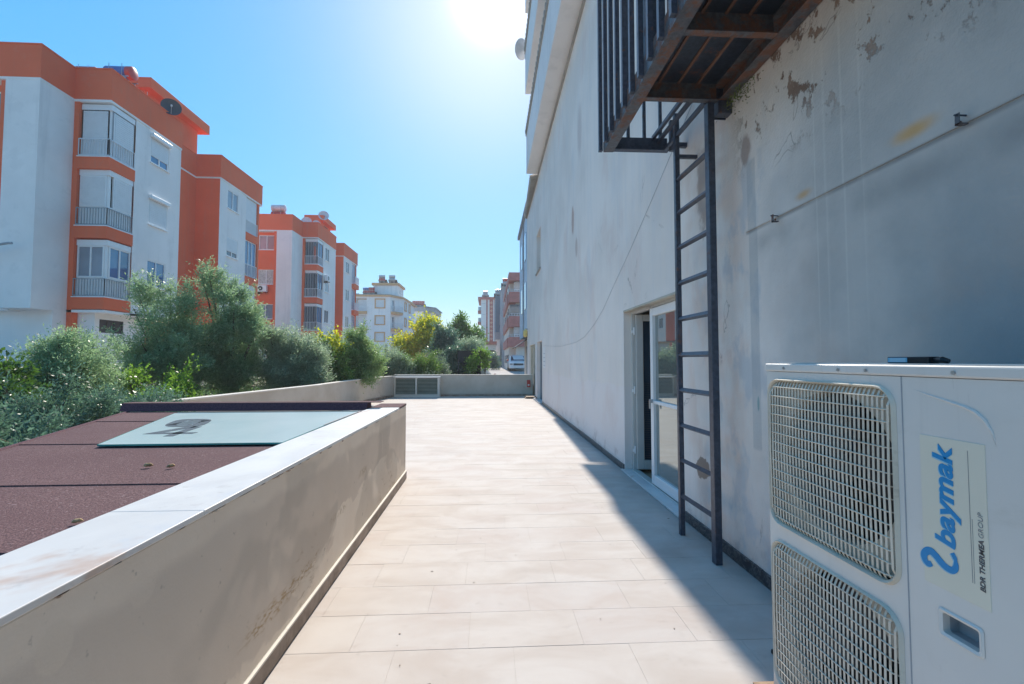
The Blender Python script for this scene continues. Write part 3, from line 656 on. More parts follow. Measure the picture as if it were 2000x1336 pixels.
O.box(mb, .096, .559, 0, .06, 2.03, 2.12); O.box(mb, .096, .559, 0, .06, .05, .17)
part('open_leaf', mb, M['door_pvc'], gdo, bevel=.005, seg=1)
mb = MB(); O.box(mb, .0965, .5585, .02, .03, .171, 2.029); part('pane', mb, M['glass'], gdo)
mb = MB()
for k in range(34): O.box(mb, .10, .555, .032, .044, .2 + k * .03, .203 + k * .03)
tag(part('blind_slats', mb, M['dish_grey'], gdo), kind='stuff')
for z in (.25, 1.05, 1.85):
    mb = MB(); mb.tube([(1.972, 6.03, z), (1.972, 6.03, z + .1)], .012, 8); W.box(mb, 6.03, 6.06, -.125, -.095, z + .02, z + .06); part('hinge', mb, M['white_pvc'], gdo)
mb = MB(); W.box(mb, 5.25, 5.28, -.084, -.06, 1.0, 1.04); W.box(mb, 5.26, 5.275, -.062, -.045, .93, 1.04); part('handle', mb, M['steel'], gdo)
mb = MB(); mb.box(1.80, 1.985, 4.26, 6.14, .003, .024); part('threshold', mb, M['coping'], rb, bevel=.004)
mb = MB(); mb.box(1.846, 1.93, 4.3, 6.1, 2.16, 2.184); part('lintel_strip', mb, M['door_cream'], rb)

# wall fixings and cable
def bracket(y, z, label, s=1):
    t = thing('wall_bracket', label, 'bracket', (1.84, y, z), 'rusty pipe brackets on the rendered wall')
    mb = MB(); mb.box(1.80, 1.838, y - .012*s, y + .012*s, z - .03*s, z - .022*s); mb.box(1.80, 1.804, y - .012*s, y + .012*s, z - .03*s, z + .03*s); part('clip', mb, M['rust_beam'], t, bevel=.001, seg=1)
    mb = MB(); mb.tube([(1.79, y, z + .02*s), (1.838, y, z + .02*s)], .005*s, 8); part('bolt', mb, M['dark_steel'], t)
    mb = MB(); mb.tube([(1.832, y + .03*s, z), (1.8385, y + .03*s, z)], .008*s, 8); part('plug', mb, M['rust_weld'], t)
bracket(2.747, 2.405, 'small rusty bracket on the wall nearer the ladder', .8)
bracket(1.611, 2.43, 'larger rusty bracket on the wall above the outdoor unit', .75)
mb = MB(); pts = [(4.408,3.6),(5.034,3.292),(5.8,2.93),(6.583,2.597),(7.2,2.32),(7.851,2.123),(8.6,1.96),(9.396,1.888),(11.5,1.86),(14.0,1.95),(14.938,1.995)]
mb.tube([(1.845, a, b) for a, b in [(3.9, 3.85)] + pts], .0024, 5); tag(mb.build('hanging_cable', M['grey_paint']), 'thin grey cable sagging along the right wall past the glazed door', 'cable')
nt = thing('wall_notice', 'white paper notice on the wall beside the far steel door', 'notice', (1.845, 15.0, 1.6))
mb = MB(); mb.box(1.843, 1.848, 14.72, 15.3, 1.25, 1.95); part('sheet', mb, M['white_paint'], nt)
mb = MB()
for k in range(4): mb.box(1.840, 1.8425, 14.8, 15.2, 1.33 + k*.13, 1.345 + k*.13)
part('print', mb, M['grey_paint'], nt)
rt = thing('red_valve_box', 'small red fitting fixed at the right end of the end wall', 'fitting', (1.7, 18.95, .5))
mb = MB(); mb.xprism([(18.93, .38), (19.01, .38), (19.01, .62), (18.97, .68)], 1.60, 1.74); part('body', mb, M['red_tank'], rt, bevel=.006)
mb = MB(); mb.box(1.63, 1.70, 18.925, 18.931, .44, .50); part('label_plate', mb, M['white_paint'], rt)
bd = thing('boards', 'short brown boards stacked on the tiles below the far cream door', 'boards', (1.6, 17.9, 0))
for k, (x0, x1, z) in enumerate(((1.42, 1.78, .004), (1.46, 1.80, .045))):
    mb = MB(); mb.box(x0, x1, 17.75 - k*.05, 18.25, z, z + .036); part('board', mb, M['wood'], bd, bevel=.003, seg=1)
wl = thing('wall_lamp', 'yellow wall lamp at the far corner of the rendered building', 'lamp', (1.83, 21.6, 3.0))
M['lamp_yellow'] = simple('lamp_yellow', (.75, .58, .2), .4)
mb = MB(); mb.tube([(1.75, 21.6, 2.62), (1.75, 21.6, 2.68), (1.75, 21.6, 2.9), (1.75, 21.6, 3.0)], [.05, .11, .11, .04], 10); part('shade', mb, M['lamp_yellow'], wl)
mb = MB(); mb.box(1.75, 1.85, 21.57, 21.63, 2.98, 3.04); part('arm', mb, M['grey_paint'], wl)
# dish on the balcony above
def dish(x, y, z, r, mt, label, aim=(0, -1, .35), group='satellite dishes'):
    t = thing('satellite_dish', label, 'satellite dish', (x, y, z - r), group)
    d = Vector(aim).normalized(); sd = d.cross(Vector((0,0,1))).normalized(); u = sd.cross(d)
    mb = MB(); vs = []; nr, ns = 4, 20
    for sgn in (0, 1):
        for i in range(nr + 1):
            q = r * i / nr
            for k in range(ns): a = 2*PI*k/ns; vs.append(Vector((x,y,z)) + sd * (math.cos(a)*q) + u * (math.sin(a)*q*1.05) + d * (.28 * q*q/r - sgn * .015))
    n0 = (nr+1)*ns; fs = []
    for s0 in (0, n0):
        for i in range(nr):
            for k in range(ns): fs.append((s0+i*ns+k, s0+i*ns+(k+1)%ns, s0+(i+1)*ns+(k+1)%ns, s0+(i+1)*ns+k))
    for k in range(ns): fs.append((nr*ns+k, nr*ns+(k+1)%ns, n0+nr*ns+(k+1)%ns, n0+nr*ns+k))
    mb.add(vs, fs); part('reflector', mb, mt, t, smooth=True)
    c = Vector((x,y,z)); tip = c + d * r * .95 - u * r * .25
    mb = MB(); mb.tube([c - u * r * .9 + d * .2 * r, tip], r*.03, 6); part('feed_arm', mb, M['steel'], t)
    mb = MB(); mb.tube([tip, tip - d * r * .22], r * .09, 8); part('receiver', mb, M['dish_white'], t)
    mb = MB(); mb.tube([c - d * .05, c - d * r * .3, (x - d.x*r*.3, y - d.y*r*.3, z - r * 1.25)], r*.05, 6); part('mast', mb, M['steel'], t)
    return t
dish(1.33, 17.35, 13.85, .36, M['dish_white'], 'white satellite dish high on the balcony of the rendered building', (-.6, .6, .3))

# ------------------------------------------------------------------ steel ladder
ld = thing('metal_ladder', 'dark steel ladder standing in front of the right wall', 'ladder', (1.67, 3.58, 0))
def stile(y, x, top, hx, hy):
    mb = MB(); mb.box(x - hx, x + hx, y - hy, y + hy, 0.0, top); part('stile', mb, M['dark_steel'], ld, bevel=.004, seg=2)
stile(3.865, 1.665, 3.70, .021, .022); stile(3.31, 1.688, 3.47, .026, .032)
zs_ = [.335, .64, .94, 1.245, 1.55, 1.86, 2.175, 2.49, 2.80, 3.1]
for z in zs_:
    mb = MB(); mb.bar((1.684, 3.33, z), (1.669, 3.845, z), .034, .034, up=(.5,0,1)); part('rung', mb, M['dark_steel'], ld, bevel=.002, seg=1)
mb = MB(); mb.box(1.69, 1.85, 3.85, 3.88, 3.3, 3.33); part('wall_tie', mb, M['dark_steel'], ld)

# ------------------------------------------------------------------ fire escape platform overhead
fp = thing('fire_escape_platform', 'rusty overhead steel platform with barred railing on the right wall', 'platform', (1.5, 2.5, 3.45))
Z0 = 3.485
def beam(a, b, w, h, name='beam', mat='rust_beam'):
    mb = MB(); mb.bar(a, b, w, h); part(name, mb, M[mat], fp, bevel=.004, seg=1)
def channel(a, b, side, name='channel_beam', h=.1, w=.06, t=.008, mat='rust_beam'):
    # steel channel along Y between y=a and y=b: web at x, flanges towards side
    x, = side[:1]; sg = side[1]; mb = MB()
    mb.box(x, x + sg*t, a, b, Z0, Z0 + h); mb.box(x + sg*t, x + sg*w, a, b, Z0, Z0 + t); mb.box(x + sg*t, x + sg*w, a, b, Z0 + h - t, Z0 + h)
    part(name, mb, M[mat], fp, bevel=.001, seg=1)
channel(-.4, 4.17, (1.085, 1), h=.15, w=.095)
channel(-.4, 3.36, (1.835, -1), h=.15, w=.085)
def xbeam(y, x0=1.181, x1=1.749, mat='rust_beam'):
    mb = MB(); mb.box(x0, x1, y + .042, y + .05, Z0, Z0 + .148); mb.box(x0, x1, y, y + .0415, Z0 + .0005, Z0 + .0085); part('cross_beam', mb, M[mat], fp)
for y in (3.27, 2.57, 1.87, 1.17, .47): xbeam(y)
mb = MB(); mb.box(1.094, 1.70, 4.15, 4.158, Z0, Z0 + .14); mb.box(1.181, 1.70, 4.10, 4.1495, Z0 + .0005, Z0 + .0085); part('end_beam', mb, M['dark_steel'], fp)
mb = MB(); mb.box(1.10, 1.83, -.4, 3.32, Z0 + .152, Z0 + .162); part('deck_plate', mb, M['deck'], fp)
for x in (1.30, 1.45, 1.60):
    mb = MB(); mb.box(x - .009, x + .009, -.4, 3.31, Z0 + .138, Z0 + .151); part('deck_rib', mb, M['rust_weld'], fp)
# hatch rails over the ladder
for (x, z) in ((1.56, 3.62), (1.61, 3.585), (1.665, 3.50)):
    mb = MB(); mb.bar((x, 4.145, z), (x + .005, 3.33, z), .03, .034); part('hatch_rail', mb, M['dark_steel'], fp, bevel=.002, seg=1)
mb = MB(); mb.box(1.69, 1.73, 4.05, 4.09, Z0 - .02, 3.75); mb.box(1.731, 1.85, 4.05, 4.09, 3.50, 3.54); part('hatch_post', mb, M['dark_steel'], fp)
mb = MB(); mb.box(1.752, 1.849, 3.365, 3.375, Z0 - .1, Z0 + .16); part('gap_cover_plate', mb, M['dark_steel'], fp)  # added plate covering the bright gap where sky-lit wall showed past the channel
mb = MB(); mb.box(1.74, 1.85, 3.27, 3.345, Z0 - .10, Z0 - .001); part('wall_bracket', mb, M['dark_steel'], fp, bevel=.004)
# barred cage
TOP = 5.75
ys_ = [4.20 - .19 * k for k in range(22)]
for k, y in enumerate(ys_):
    w = .019
    mb = MB(); mb.box(1.048, 1.084, y - w, y + w, Z0 + .02, TOP); part('railing_bar', mb, M['dark_steel'], fp)
for k in range(4):
    x = 1.17 + k * .157; mb = MB(); mb.box(x - .014, x + .014, 4.16, 4.185, Z0 + .06, TOP); part('railing_bar', mb, M['dark_steel'], fp)
for y, w in ((3.05, .05), (2.62, .045), (1.5, .035)):
    mb = MB(); mb.box(1.10, 1.17, y - w, y + w, Z0 + .163, TOP); part('railing_post', mb, M['dark_steel'], fp, bevel=.004, seg=1)
mb = MB(); mb.bar((1.066, 4.23, TOP + .02), (1.066, -.4, TOP + .02), .04, .04); mb.bar((1.09, 4.172, TOP + .02), (1.83, 4.172, TOP + .02), .03, .04); part('top_rail', mb, M['dark_steel'], fp)
# inner row of bars, seen beyond the beam
for k in range(9):
    y = 3.25 - k * .17; mb = MB(); mb.box(1.30, 1.325, y - .012, y + .012, Z0 + .163, TOP); part('stair_bar', mb, M['dark_steel'], fp)
# moss where the beam meets the wall
rnd = random.Random(8); mb = MB()
for k in range(260):
    c = Vector((1.80 + rnd.uniform(-.03, .035), 3.12 + rnd.gauss(0, .11), 3.43 + rnd.gauss(0, .035))); s_ = rnd.uniform(.006, .014)
    d = Vector((rnd.uniform(-1,1), rnd.uniform(-1,1), rnd.uniform(-.3,1))).normalized(); e_ = d.cross(Vector((.3,.4,.8))).normalized()
    mb.add([c, c + d*s_*.6 + e_*s_*.4, c + d*s_*1.4, c + d*s_*.6 - e_*s_*.4], [(0,1,2,3)])
M['moss'] = simple('moss_green', (.1, .13, .04), .9, var=.5, nscale=60)
tag(mb.build('moss', M['moss']), 'green moss tuft where the platform meets the wall', 'moss', kind='stuff')

# ------------------------------------------------------------------ outdoor unit
FX = 1.22; Y0u, Y1u, Z0u, Z1u = .93, 1.925, .135, 1.487; BX = 1.60
ac = thing('outdoor_unit', 'large white two fan outdoor unit in the right foreground', 'outdoor unit', (1.4, 1.42, 0))
GY0, GY1 = 1.297, 1.912                       # grille along Y
grs = ((.80, 1.425), (.137, .765))
def rrect(y0, y1, z0, z1, r, n=6):
    out = []
    for cy, cz, a0 in ((y1 - r, z1 - r, 0), (y0 + r, z1 - r, PI/2), (y0 + r, z0 + r, PI), (y1 - r, z0 + r, 1.5*PI)):
        for k in range(n + 1):
            a = a0 + PI/2 * k / n; out.append((cy + r * math.cos(a), cz + r * math.sin(a)))
    return out
# front panel with two rounded openings and the handle recess
Zb, Zt = .108, 1.452
GR = [(GY0, GY1, .812, 1.425), (GY0, GY1, .145, .752)]
HR = (1.088, 1.18, .772, .826)
bm = bmesh.new()
def loop(pts):
    vs = [bm.verts.new((FX, p[0], p[1])) for p in pts]
    return [bm.edges.new((vs[i], vs[(i+1) % len(vs)])) for i in range(len(vs))]
eds = loop([(Y0u + .012, Zb), (Y1u, Zb), (Y1u, Zt), (Y0u + .012, Zt)])
for (a, b, c, d) in GR: eds += loop(rrect(a + .012, b - .008, c + .008, d - .008, .06))
eds += loop(rrect(*HR, .006, 2))
bmesh.ops.triangle_fill(bm, use_beauty=True, use_dissolve=False, edges=eds)
for f in bm.faces:
    if f.normal.x > 0: f.normal_flip()
ret = bmesh.ops.extrude_face_region(bm, geom=list(bm.faces))
for v in [g for g in ret['geom'] if isinstance(g, bmesh.types.BMVert)]: v.co.x += .02
bmesh.ops.recalc_face_normals(bm, faces=list(bm.faces))
for v in bm.verts: v.co -= Vector(org(ac))
me = bpy.data.meshes.new('front_panel'); bm.to_mesh(me); bm.free(); me.materials.append(M['enamel'])
fpn = bpy.data.objects.new('front_panel', me); COL.objects.link(fpn); fpn.parent = ac
mb = MB()                                      # cabinet shell
mb.box(FX + .0205, BX, Y0u + .001, Y0u + .014, Zb, Zt); mb.box(FX + .0205, BX, Y1u - .014, Y1u - .001, Zb, Zt); mb.box(BX - .012, BX - .001, Y0u + .015, Y1u - .015, Zb, Zt); mb.box(FX + .0205, BX - .013, Y0u + .0145, Y1u - .0145, Zb, Zb + .02)
part('cabinet', mb, M['enamel'], ac)
mb = MB(); mb.tube([(FX + .016, Y0u + .014, Zb), (FX + .016, Y0u + .014, Zt)], .016, 16); part('corner_post', mb, M['enamel'], ac, smooth=True)
mb = MB(); mb.box(FX - .006, BX + .006, Y0u - .006, Y1u + .006, 1.4535, 1.487); top = part('top_cover', mb, M['enamel'], ac, bevel=.007, seg=3)
mb = MB(); mb.box(FX + .03, BX - .03, Y0u + .03, Y1u - .03, 1.4872, 1.490); part('top_pressing', mb, M['enamel'], top, bevel=.001)
for y in (1.12, 1.395, 1.51, 1.80):
    mb = MB(); mb.tube([(FX - .0065, y, 1.468), (FX - .010, y, 1.468)], .0055, 10); mb.box(FX - .0112, FX - .0101, y - .004, y + .004, 1.4672, 1.4688); part('screw', mb, M['steel'], ac)
# panel seam and strips
mb = MB(); mb.box(FX - .0015, FX + .0005, 1.276, 1.279, Zb, Zt); part('panel_seam', mb, M['grey_paint'], ac)
# embossed line: diagonal then curve down
mb = MB(); pts = [(1.245, 1.418), (1.20, 1.405), (1.15, 1.393), (1.10, 1.380), (1.075, 1.370), (1.055, 1.352), (1.04, 1.325), (1.032, 1.29)]
mb.tube([(FX + .001, a, b) for a, b in pts], [.001, .003, .004, .005, .006, .006, .004, .001], 8); part('embossed_line', mb, M['enamel'], ac, smooth=True)
mb = MB(); mb.box(FX + .001, FX + .05, HR[0] - .006, HR[1] + .006, HR[2] - .008, HR[2] - .0005); mb.box(FX + .001, FX + .05, HR[0] - .006, HR[1] + .006, HR[3] + .0005, HR[3] + .008)
mb.box(FX + .045, FX + .05, HR[0], HR[1], HR[2], HR[3]); mb.box(FX + .001, FX + .05, HR[0] - .006, HR[0] - .0005, HR[2], HR[3]); mb.box(FX + .001, FX + .05, HR[1] + .0005, HR[1] + .006, HR[2], HR[3]); hnd = part('handle_recess', mb, M['grey_paint'], ac)
mb = MB(); o_ = rrect(HR[0] - .011, HR[1] + .011, HR[2] - .011, HR[3] + .011, .01, 3); i_ = rrect(HR[0] + .001, HR[1] - .001, HR[2] + .001, HR[3] - .001, .006, 3); n = len(o_)
v = [(FX - .001, *p) for p in o_] + [(FX - .005, p[0] + (q[0]-p[0])*.4, p[1] + (q[1]-p[1])*.4) for p, q in zip(o_, i_)] + [(FX - .001, *p) for p in i_]
mb.add(v, [(k, (k+1)%n, n+(k+1)%n, n+k) for k in range(n)] + [(n+k, n+(k+1)%n, 2*n+(k+1)%n, 2*n+k) for k in range(n)]); part('handle_rim', mb, M['enamel'], hnd, smooth=True)
# grilles
for gi, (a, b, c, d) in enumerate(GR):
    mb = MB(); o1 = rrect(a, b, c, d, .068, 8); i1 = rrect(a + .016, b - .012, c + .012, d - .012, .056, 8); n = len(o1)
    v = [(FX - .0005, *p) for p in o1] + [(FX - .012, p[0] + (q[0]-p[0])*.45, p[1] + (q[1]-p[1])*.45) for p, q in zip(o1, i1)] + [(FX - .004, *p) for p in i1] + [(FX + .012, *p) for p in i1]
    fs = []
    for r_ in range(3): fs += [(r_*n+k, r_*n+(k+1)%n, (r_+1)*n+(k+1)%n, (r_+1)*n+k) for k in range(n)]
    mb.add(v, fs); g = part('grille', mb, M['grille'], ac, smooth=True)
    nb = 33; cy, cz = (a + b) / 2, (c + d) / 2
    def inset(t, r=.075, w=.30):                # how far the rounded corner eats into a bar at offset t
        e = max(0, t - (w - r)); return r - math.sqrt(max(0, r*r - e*e)) if e > 0 else 0
    for k in range(nb):
        y = a + .022 + (b - a - .040) * k / (nb - 1); ins = inset(abs(y - cy), .07, (b - a)/2 - .008)
        zb, zt = c + .006 + ins, d - .006 - ins; st = []
        for t, x in ((0, .006), (.02, -.004), (.05, -.012), (.5, -.016), (.95, -.012), (.98, -.004), (1, .006)):
            st.append((FX + x + .004, zb + (zt - zb) * t))
        mb = MB(); v = []
        for x, z in st: v += [(x, y - .0042, z), (x, y + .0042, z), (x + .002, y + .0036, z), (x + .002, y - .0036, z)]
        f = []
        for q in range(len(st) - 1):
            for e in range(4): f.append((q*4 + e, q*4 + (e+1) % 4, q*4 + 4 + (e+1) % 4, q*4 + 4 + e))
        f += [(3,2,1,0), tuple(len(v) - 4 + e for e in range(4))]
        mb.add(v, f); part('grille_bar', mb, M['grille'], g, bevel=0, smooth=False)
    nr = 15
    for k in range(nr):
        z = c + .036 + (d - c - .072) * k / (nr - 1); ins = inset(abs(z - cz), .07, (d - c)/2 - .008)
        ya, yb = a + .014 + ins, b - .012 - ins; L_ = yb - ya
        pts = [(FX + .004, ya, z), (FX - .010, ya + .018, z), (FX - .0145, ya + L_*.25, z), (FX - .0145, ya + L_*.75, z), (FX - .010, yb - .018, z), (FX + .004, yb, z)]
        mb = MB(); mb.tube(pts, .0022, 6); part('grille_rod', mb, M['grille'], g, smooth=True)
    # shroud plate with round opening, fan behind
    R0 = .268; N_ = 48; v = []; sq = []
    for k in range(N_):
        an = 2*PI*k/N_; ca, sa = math.cos(an), math.sin(an); m_ = max(abs(ca)/((b-a)/2-.004), abs(sa)/((d-c)/2-.002))
        sq.append((FX + .045, cy + ca/m_, cz + sa/m_)); v.append((FX + .045, cy + ca*R0, cz + sa*R0))
    mb = MB(); w_ = [(FX + .12, p[1], p[2]) for p in v]
    mb.add(sq + v + w_, [(k, (k+1)%N_, N_+(k+1)%N_, N_+k) for k in range(N_)] + [(N_+k, N_+(k+1)%N_, 2*N_+(k+1)%N_, 2*N_+k) for k in range(N_)])
    part('shroud', mb, M['grille'], ac)
    fan = MB(); fan.tube([(FX + .06, cy, cz), (FX + .13, cy, cz)], .055, 16)
    for bl in range(3):
        a0 = bl * 2*PI/3 + .4 + gi; v = []
        for i in range(7):
            t = i/6; ang = a0 + t * 1.35
            for r_, xo in ((.05, .0), (.15, -.004), (.255, -.01)): v.append((FX + .07 + t*.05 + xo, cy + math.cos(ang)*r_, cz + math.sin(ang)*r_))
        fan.add(v, [(i*3+j, i*3+j+1, (i+1)*3+j+1, (i+1)*3+j) for i in range(6) for j in range(2)])
    part('fan', fan, M['dark_metal'], ac, smooth=True)
    mb = MB(); mb.quad((FX + .19, a, c), (FX + .19, b, c), (FX + .19, b, d), (FX + .19, a, d)); part('coil', mb, M['dark'], ac)
# plate with lettering
pl = MB(); pl.box(FX - .0015, FX + .001, 1.058, 1.226, .888, 1.292); plo = part('name_plate', pl, M['plate'], ac, bevel=.0006, seg=1)
TM = Matrix(((0, 0, -1, 0), (0, 1, 0, 0), (1, 0, 0, 0), (0, 0, 0, 1)))       # text x -> +Z, text y -> +Y, faces -X
def text(s, size, x0, y, z, mat, root, shear=0, bold=0, length=None, name='lettering', T=TM, ext=.0004):
    cu = bpy.data.curves.new(name, 'FONT'); cu.body = s; cu.size = size; cu.shear = shear; cu.offset = bold; cu.extrude = ext; cu.resolution_u = 6
    o = bpy.data.objects.new(name, cu); COL.objects.link(o)
    me = bpy.data.meshes.new_from_object(o.evaluated_get(bpy.context.evaluated_depsgraph_get())); bpy.data.objects.remove(o); bpy.data.curves.remove(cu)
    w = max(v.co.x for v in me.vertices) - min(v.co.x for v in me.vertices); mn = min(v.co.x for v in me.vertices)
    k = length / w if length else 1
    for v in me.vertices: v.co.x = (v.co.x - mn) * k
    me.transform(Matrix.Translation(Vector((x0, y, z)) - Vector(org(root))) @ T); me.materials.clear(); me.materials.append(mat); me.name = name
    o = bpy.data.objects.new(name, me); COL.objects.link(o); o.parent = root; return o
o = text('baymak', .072, FX - .0024, 1.1385, 1.005, M['logo_blue'], plo, shear=.2, bold=.0020, length=.27); o['label'] = 'blue bold slanted lettering baymak'
o = text('baymak', .072, FX - .0019, 1.1405, 1.003, M['logo_cyan'], plo, shear=.2, bold=.0024, length=.27); o['label'] = 'pale outline behind the blue lettering'
text('BDR THERMEA', .0165, FX - .0022, 1.0685, .93, M['print_dark'], plo, shear=.15, bold=.0004, length=.125)
text('GROUP', .0165, FX - .0022, 1.0685, 1.06, M['print_grey'], plo, shear=.15, bold=-.0002, length=.062)
mb = MB(); mb.box(FX - .0022, FX - .0015, 1.0975, 1.0985, .94, 1.27); mb.box(FX - .0022, FX - .0015, 1.093, 1.0936, .94, 1.10); part('printed_line', mb, M['print_grey'], plo)
# the swash emblem like a 2: thick ribbon, drawn in text space (x up the plate, y to the far side)
def ribbon(mb, pts, ws, x):
    n = len(pts); v = []
    for i, p in enumerate(pts):
        a = Vector(pts[max(i-1,0)]); b = Vector(pts[min(i+1,n-1)]); d = (b - a).normalized(); nn = Vector((-d.y, d.x)); w = ws[i]
        for s_ in (1, -1): q = Vector(p) + nn * w * s_; v.append((x, q.y, q.x))
    mb.add(v, [(2*i, 2*i+1, 2*i+3, 2*i+2) for i in range(n-1)])
em = [(.942, 1.203), (.937, 1.213), (.944, 1.222), (.958, 1.224), (.970, 1.216), (.975, 1.204), (.968, 1.190), (.958, 1.178), (.950, 1.165), (.948, 1.150), (.955, 1.140), (.968, 1.137), (.982, 1.139), (.994, 1.146)]
def sm(pts, n=4):
    out = []
    for i in range(len(pts) - 1):
        p0, p1, p2, p3 = pts[max(i-1,0)], pts[i], pts[i+1], pts[min(i+2,len(pts)-1)]
        for k in range(n):
            t = k/n; out.append(tuple(.5*((2*p1[j]) + (-p0[j]+p2[j])*t + (2*p0[j]-5*p1[j]+4*p2[j]-p3[j])*t*t + (-p0[j]+3*p1[j]-3*p2[j]+p3[j])*t**3) for j in (0,1)))
    return out + [pts[-1]]
e2 = sm(em); ws = [.0045 + .0055 * math.sin(PI * min(1, (i + 2) / (len(e2) * .9))) ** .5 if i < len(e2)*.9 else .006 for i in range(len(e2))]
mb = MB(); ribbon(mb, [(a - .003, b + .003) for a, b in e2], ws, FX - .0019); part('emblem_shadow', mb, M['logo_cyan'], plo)
mb = MB(); ribbon(mb, e2, ws, FX - .0025); part('emblem', mb, M['logo_blue'], plo)
# feet on plywood packers
for y in (1.84, 1.05):
    mb = MB(); mb.box(FX + .02, BX - .02, y - .03, y + .03, .102, .1075); part('foot', mb, M['steel'], ac)
pk = thing('plywood_packer', 'stack of plywood pieces under the far foot of the outdoor unit', 'packing board', (1.3, 1.9, 0))
for k in range(5):
    mb = MB(); mb.box(1.135 + k*.004, 1.52, 1.70 + (k % 2)*.01, 1.99 - k*.006, .002 + k*.02, .021 + k*.02); part('ply_sheet', mb, M['wood'], pk, bevel=.001, seg=1)
pk = thing('plywood_packer', 'stack of plywood pieces under the near foot of the outdoor unit', 'packing board', (1.3, 1.05, 0))
for k in range(5):
    mb = MB(); mb.box(1.24 + k*.004, 1.52, .96, 1.14 - k*.006, .002 + k*.02, .021 + k*.02); part('ply_sheet', mb, M['wood'], pk, bevel=.001, seg=1)
# little device lying on top
dv = thing('label_device', 'small dark gadget with a pale label lying on the outdoor unit', 'gadget', (1.4, 1.4, 1.49))
mb = MB(); mb.box(1.36, 1.40, 1.33, 1.475, 1.4905, 1.512); part('body', mb, M['black_plastic'], dv, bevel=.003)
mb = MB(); mb.box(1.358, 1.3595, 1.40, 1.47, 1.494, 1.509); part('label', mb, M['logo_cyan'], dv)
mb = MB()
for k in range(3): mb.box(1.3572, 1.3578, 1.405, 1.462, 1.4965 + k*.004, 1.498 + k*.004)
part('print', mb, M['white_paint'], dv)
mb = MB(); mb.tube([(1.38, 1.33, 1.50), (1.375, 1.30, 1.502), (1.38, 1.285, 1.497)], [.008, .010, .007], 8); part('strap', mb, M['black_plastic'], dv)
# black cable end behind the unit
mb = MB(); mb.tube([(1.45, 2.30, .012), (1.48, 2.26, .015), (1.52, 2.2, .013), (1.55, 2.1, .012)], .011, 8); tag(mb.build('pipe_stub', M['black_plastic'], smooth=True), 'short dark pipe end lying on the tiles behind the outdoor unit', 'pipe')

# ------------------------------------------------------------------ facade pieces
def window(root, F, u0, u1, z0, z1, style='glass', pane='glass', frame='white_pvc', n=0, cols=2, t=.06):
    """a framed window in facade F, frame at depth n; style glass / shut / half"""
    mb = MB(); d0, d1 = n - .05, n + .02
    F.box(mb, u0, u0 + t, d0, d1, z0, z1); F.box(mb, u1 - t, u1, d0, d1, z0, z1); F.box(mb, u0 + t, u1 - t, d0, d1, z0, z0 + t); F.box(mb, u0 + t, u1 - t, d0, d1, z1 - t, z1)
    w = (u1 - u0 - 2*t) / cols
    for k in range(1, cols): F.box(mb, u0 + t + w*k - t/2, u0 + t + w*k + t/2, d0, d1 - .003, z0 + t, z1 - t)
    wo_ = part('window', mb, M[frame], root)
    for k in range(cols):
        mb = MB(); a, b = u0 + t + w*k + (t/2 + .001 if k else 0), u0 + t + w*(k+1) - (t/2 + .001 if k < cols-1 else 0)
        F.box(mb, a, b, d0 + .01, d0 + .03, z0 + t, z1 - t); part('pane', mb, M[pane], wo_)
    if style in ('shut', 'half'):
        zz = z0 + t if style == 'shut' else z0 + (z1 - z0) * .28
        mb = MB(); k = zz
        while k < z1 - t - .01:
            F.box(mb, u0 + t, u1 - t, d1 + .001, d1 + .012, k, min(k + .082, z1 - t)); k += .09
        F.box(mb, u0 + t, u1 - t, d0 + .031, d1 + .0008, zz, z1 - t)
        part('shutter', mb, M['shutter'], wo_)
    return wo_
def sill(root, F, u0, u1, z, n0=-.02, n1=.08, mat='white_pvc'):
    mb = MB(); F.box(mb, u0 - .05, u1 + .05, n0, n1, z - .05, z - .001); part('window_sill', mb, M[mat], root)
def roller_box(root, F, u0, u1, z):
    mb = MB(); F.box(mb, u0 - .04, u1 + .04, .001, .16, z, z + .2); part('roller_box', mb, M['white_pvc'], root, bevel=.03)
def railing(root, pts, z0, z1, mat='rail_white', sp=.12, r=.012):
    mb = MB()
    for (a, b) in zip(pts, pts[1:]):
        a = Vector((*a, 0)); b = Vector((*b, 0)); L_ = (b - a).length; n = max(2, round(L_/sp))
        for k in range(n + 1):
            p = a.lerp(b, k/n); mb.box(p.x - r, p.x + r, p.y - r, p.y + r, z0 + .05, z1 - .02)
        for z in (z0 + .06, z1 - .02): mb.bar((a.x, a.y, z), (b.x, b.y, z), .035, .035)
    return part('railing', mb, M[mat], root)
def ac_small(x, y, z, n, label, group='air conditioner units on the far facades'):
    t = thing('air_conditioner', label, 'air conditioner', (x, y, z), group)
    F = Fr((x, y, 0), (1,0,0), (0,-1,0)) if n == 'front' else Fr((x, y, 0), (0,1,0), (1,0,0))
    mb = MB(); F.box(mb, 0, .8, .08, .36, z, z + .56); part('case', mb, M['white_pvc'], t, bevel=.02)
    c = F.p(.3, .362, z + .28); v = [];N_ = 20
    mb = MB()
    for rr in (.05, .20):
        for k in range(N_): v.append(c + F.u * math.cos(2*PI*k/N_)*rr + Vector((0,0,math.sin(2*PI*k/N_)*rr)))
    mb.add(v, [(k, (k+1)%N_, N_+(k+1)%N_, N_+k) for k in range(N_)]); part('fan_grille', mb, M['dark_metal'], t)
    mb = MB(); F.box(mb, .08, .12, 0, .34, z - .2, z - .003); F.box(mb, .68, .72, 0, .34, z - .06, z - .003); part('bracket', mb, M['dark_metal'], t)
    return t
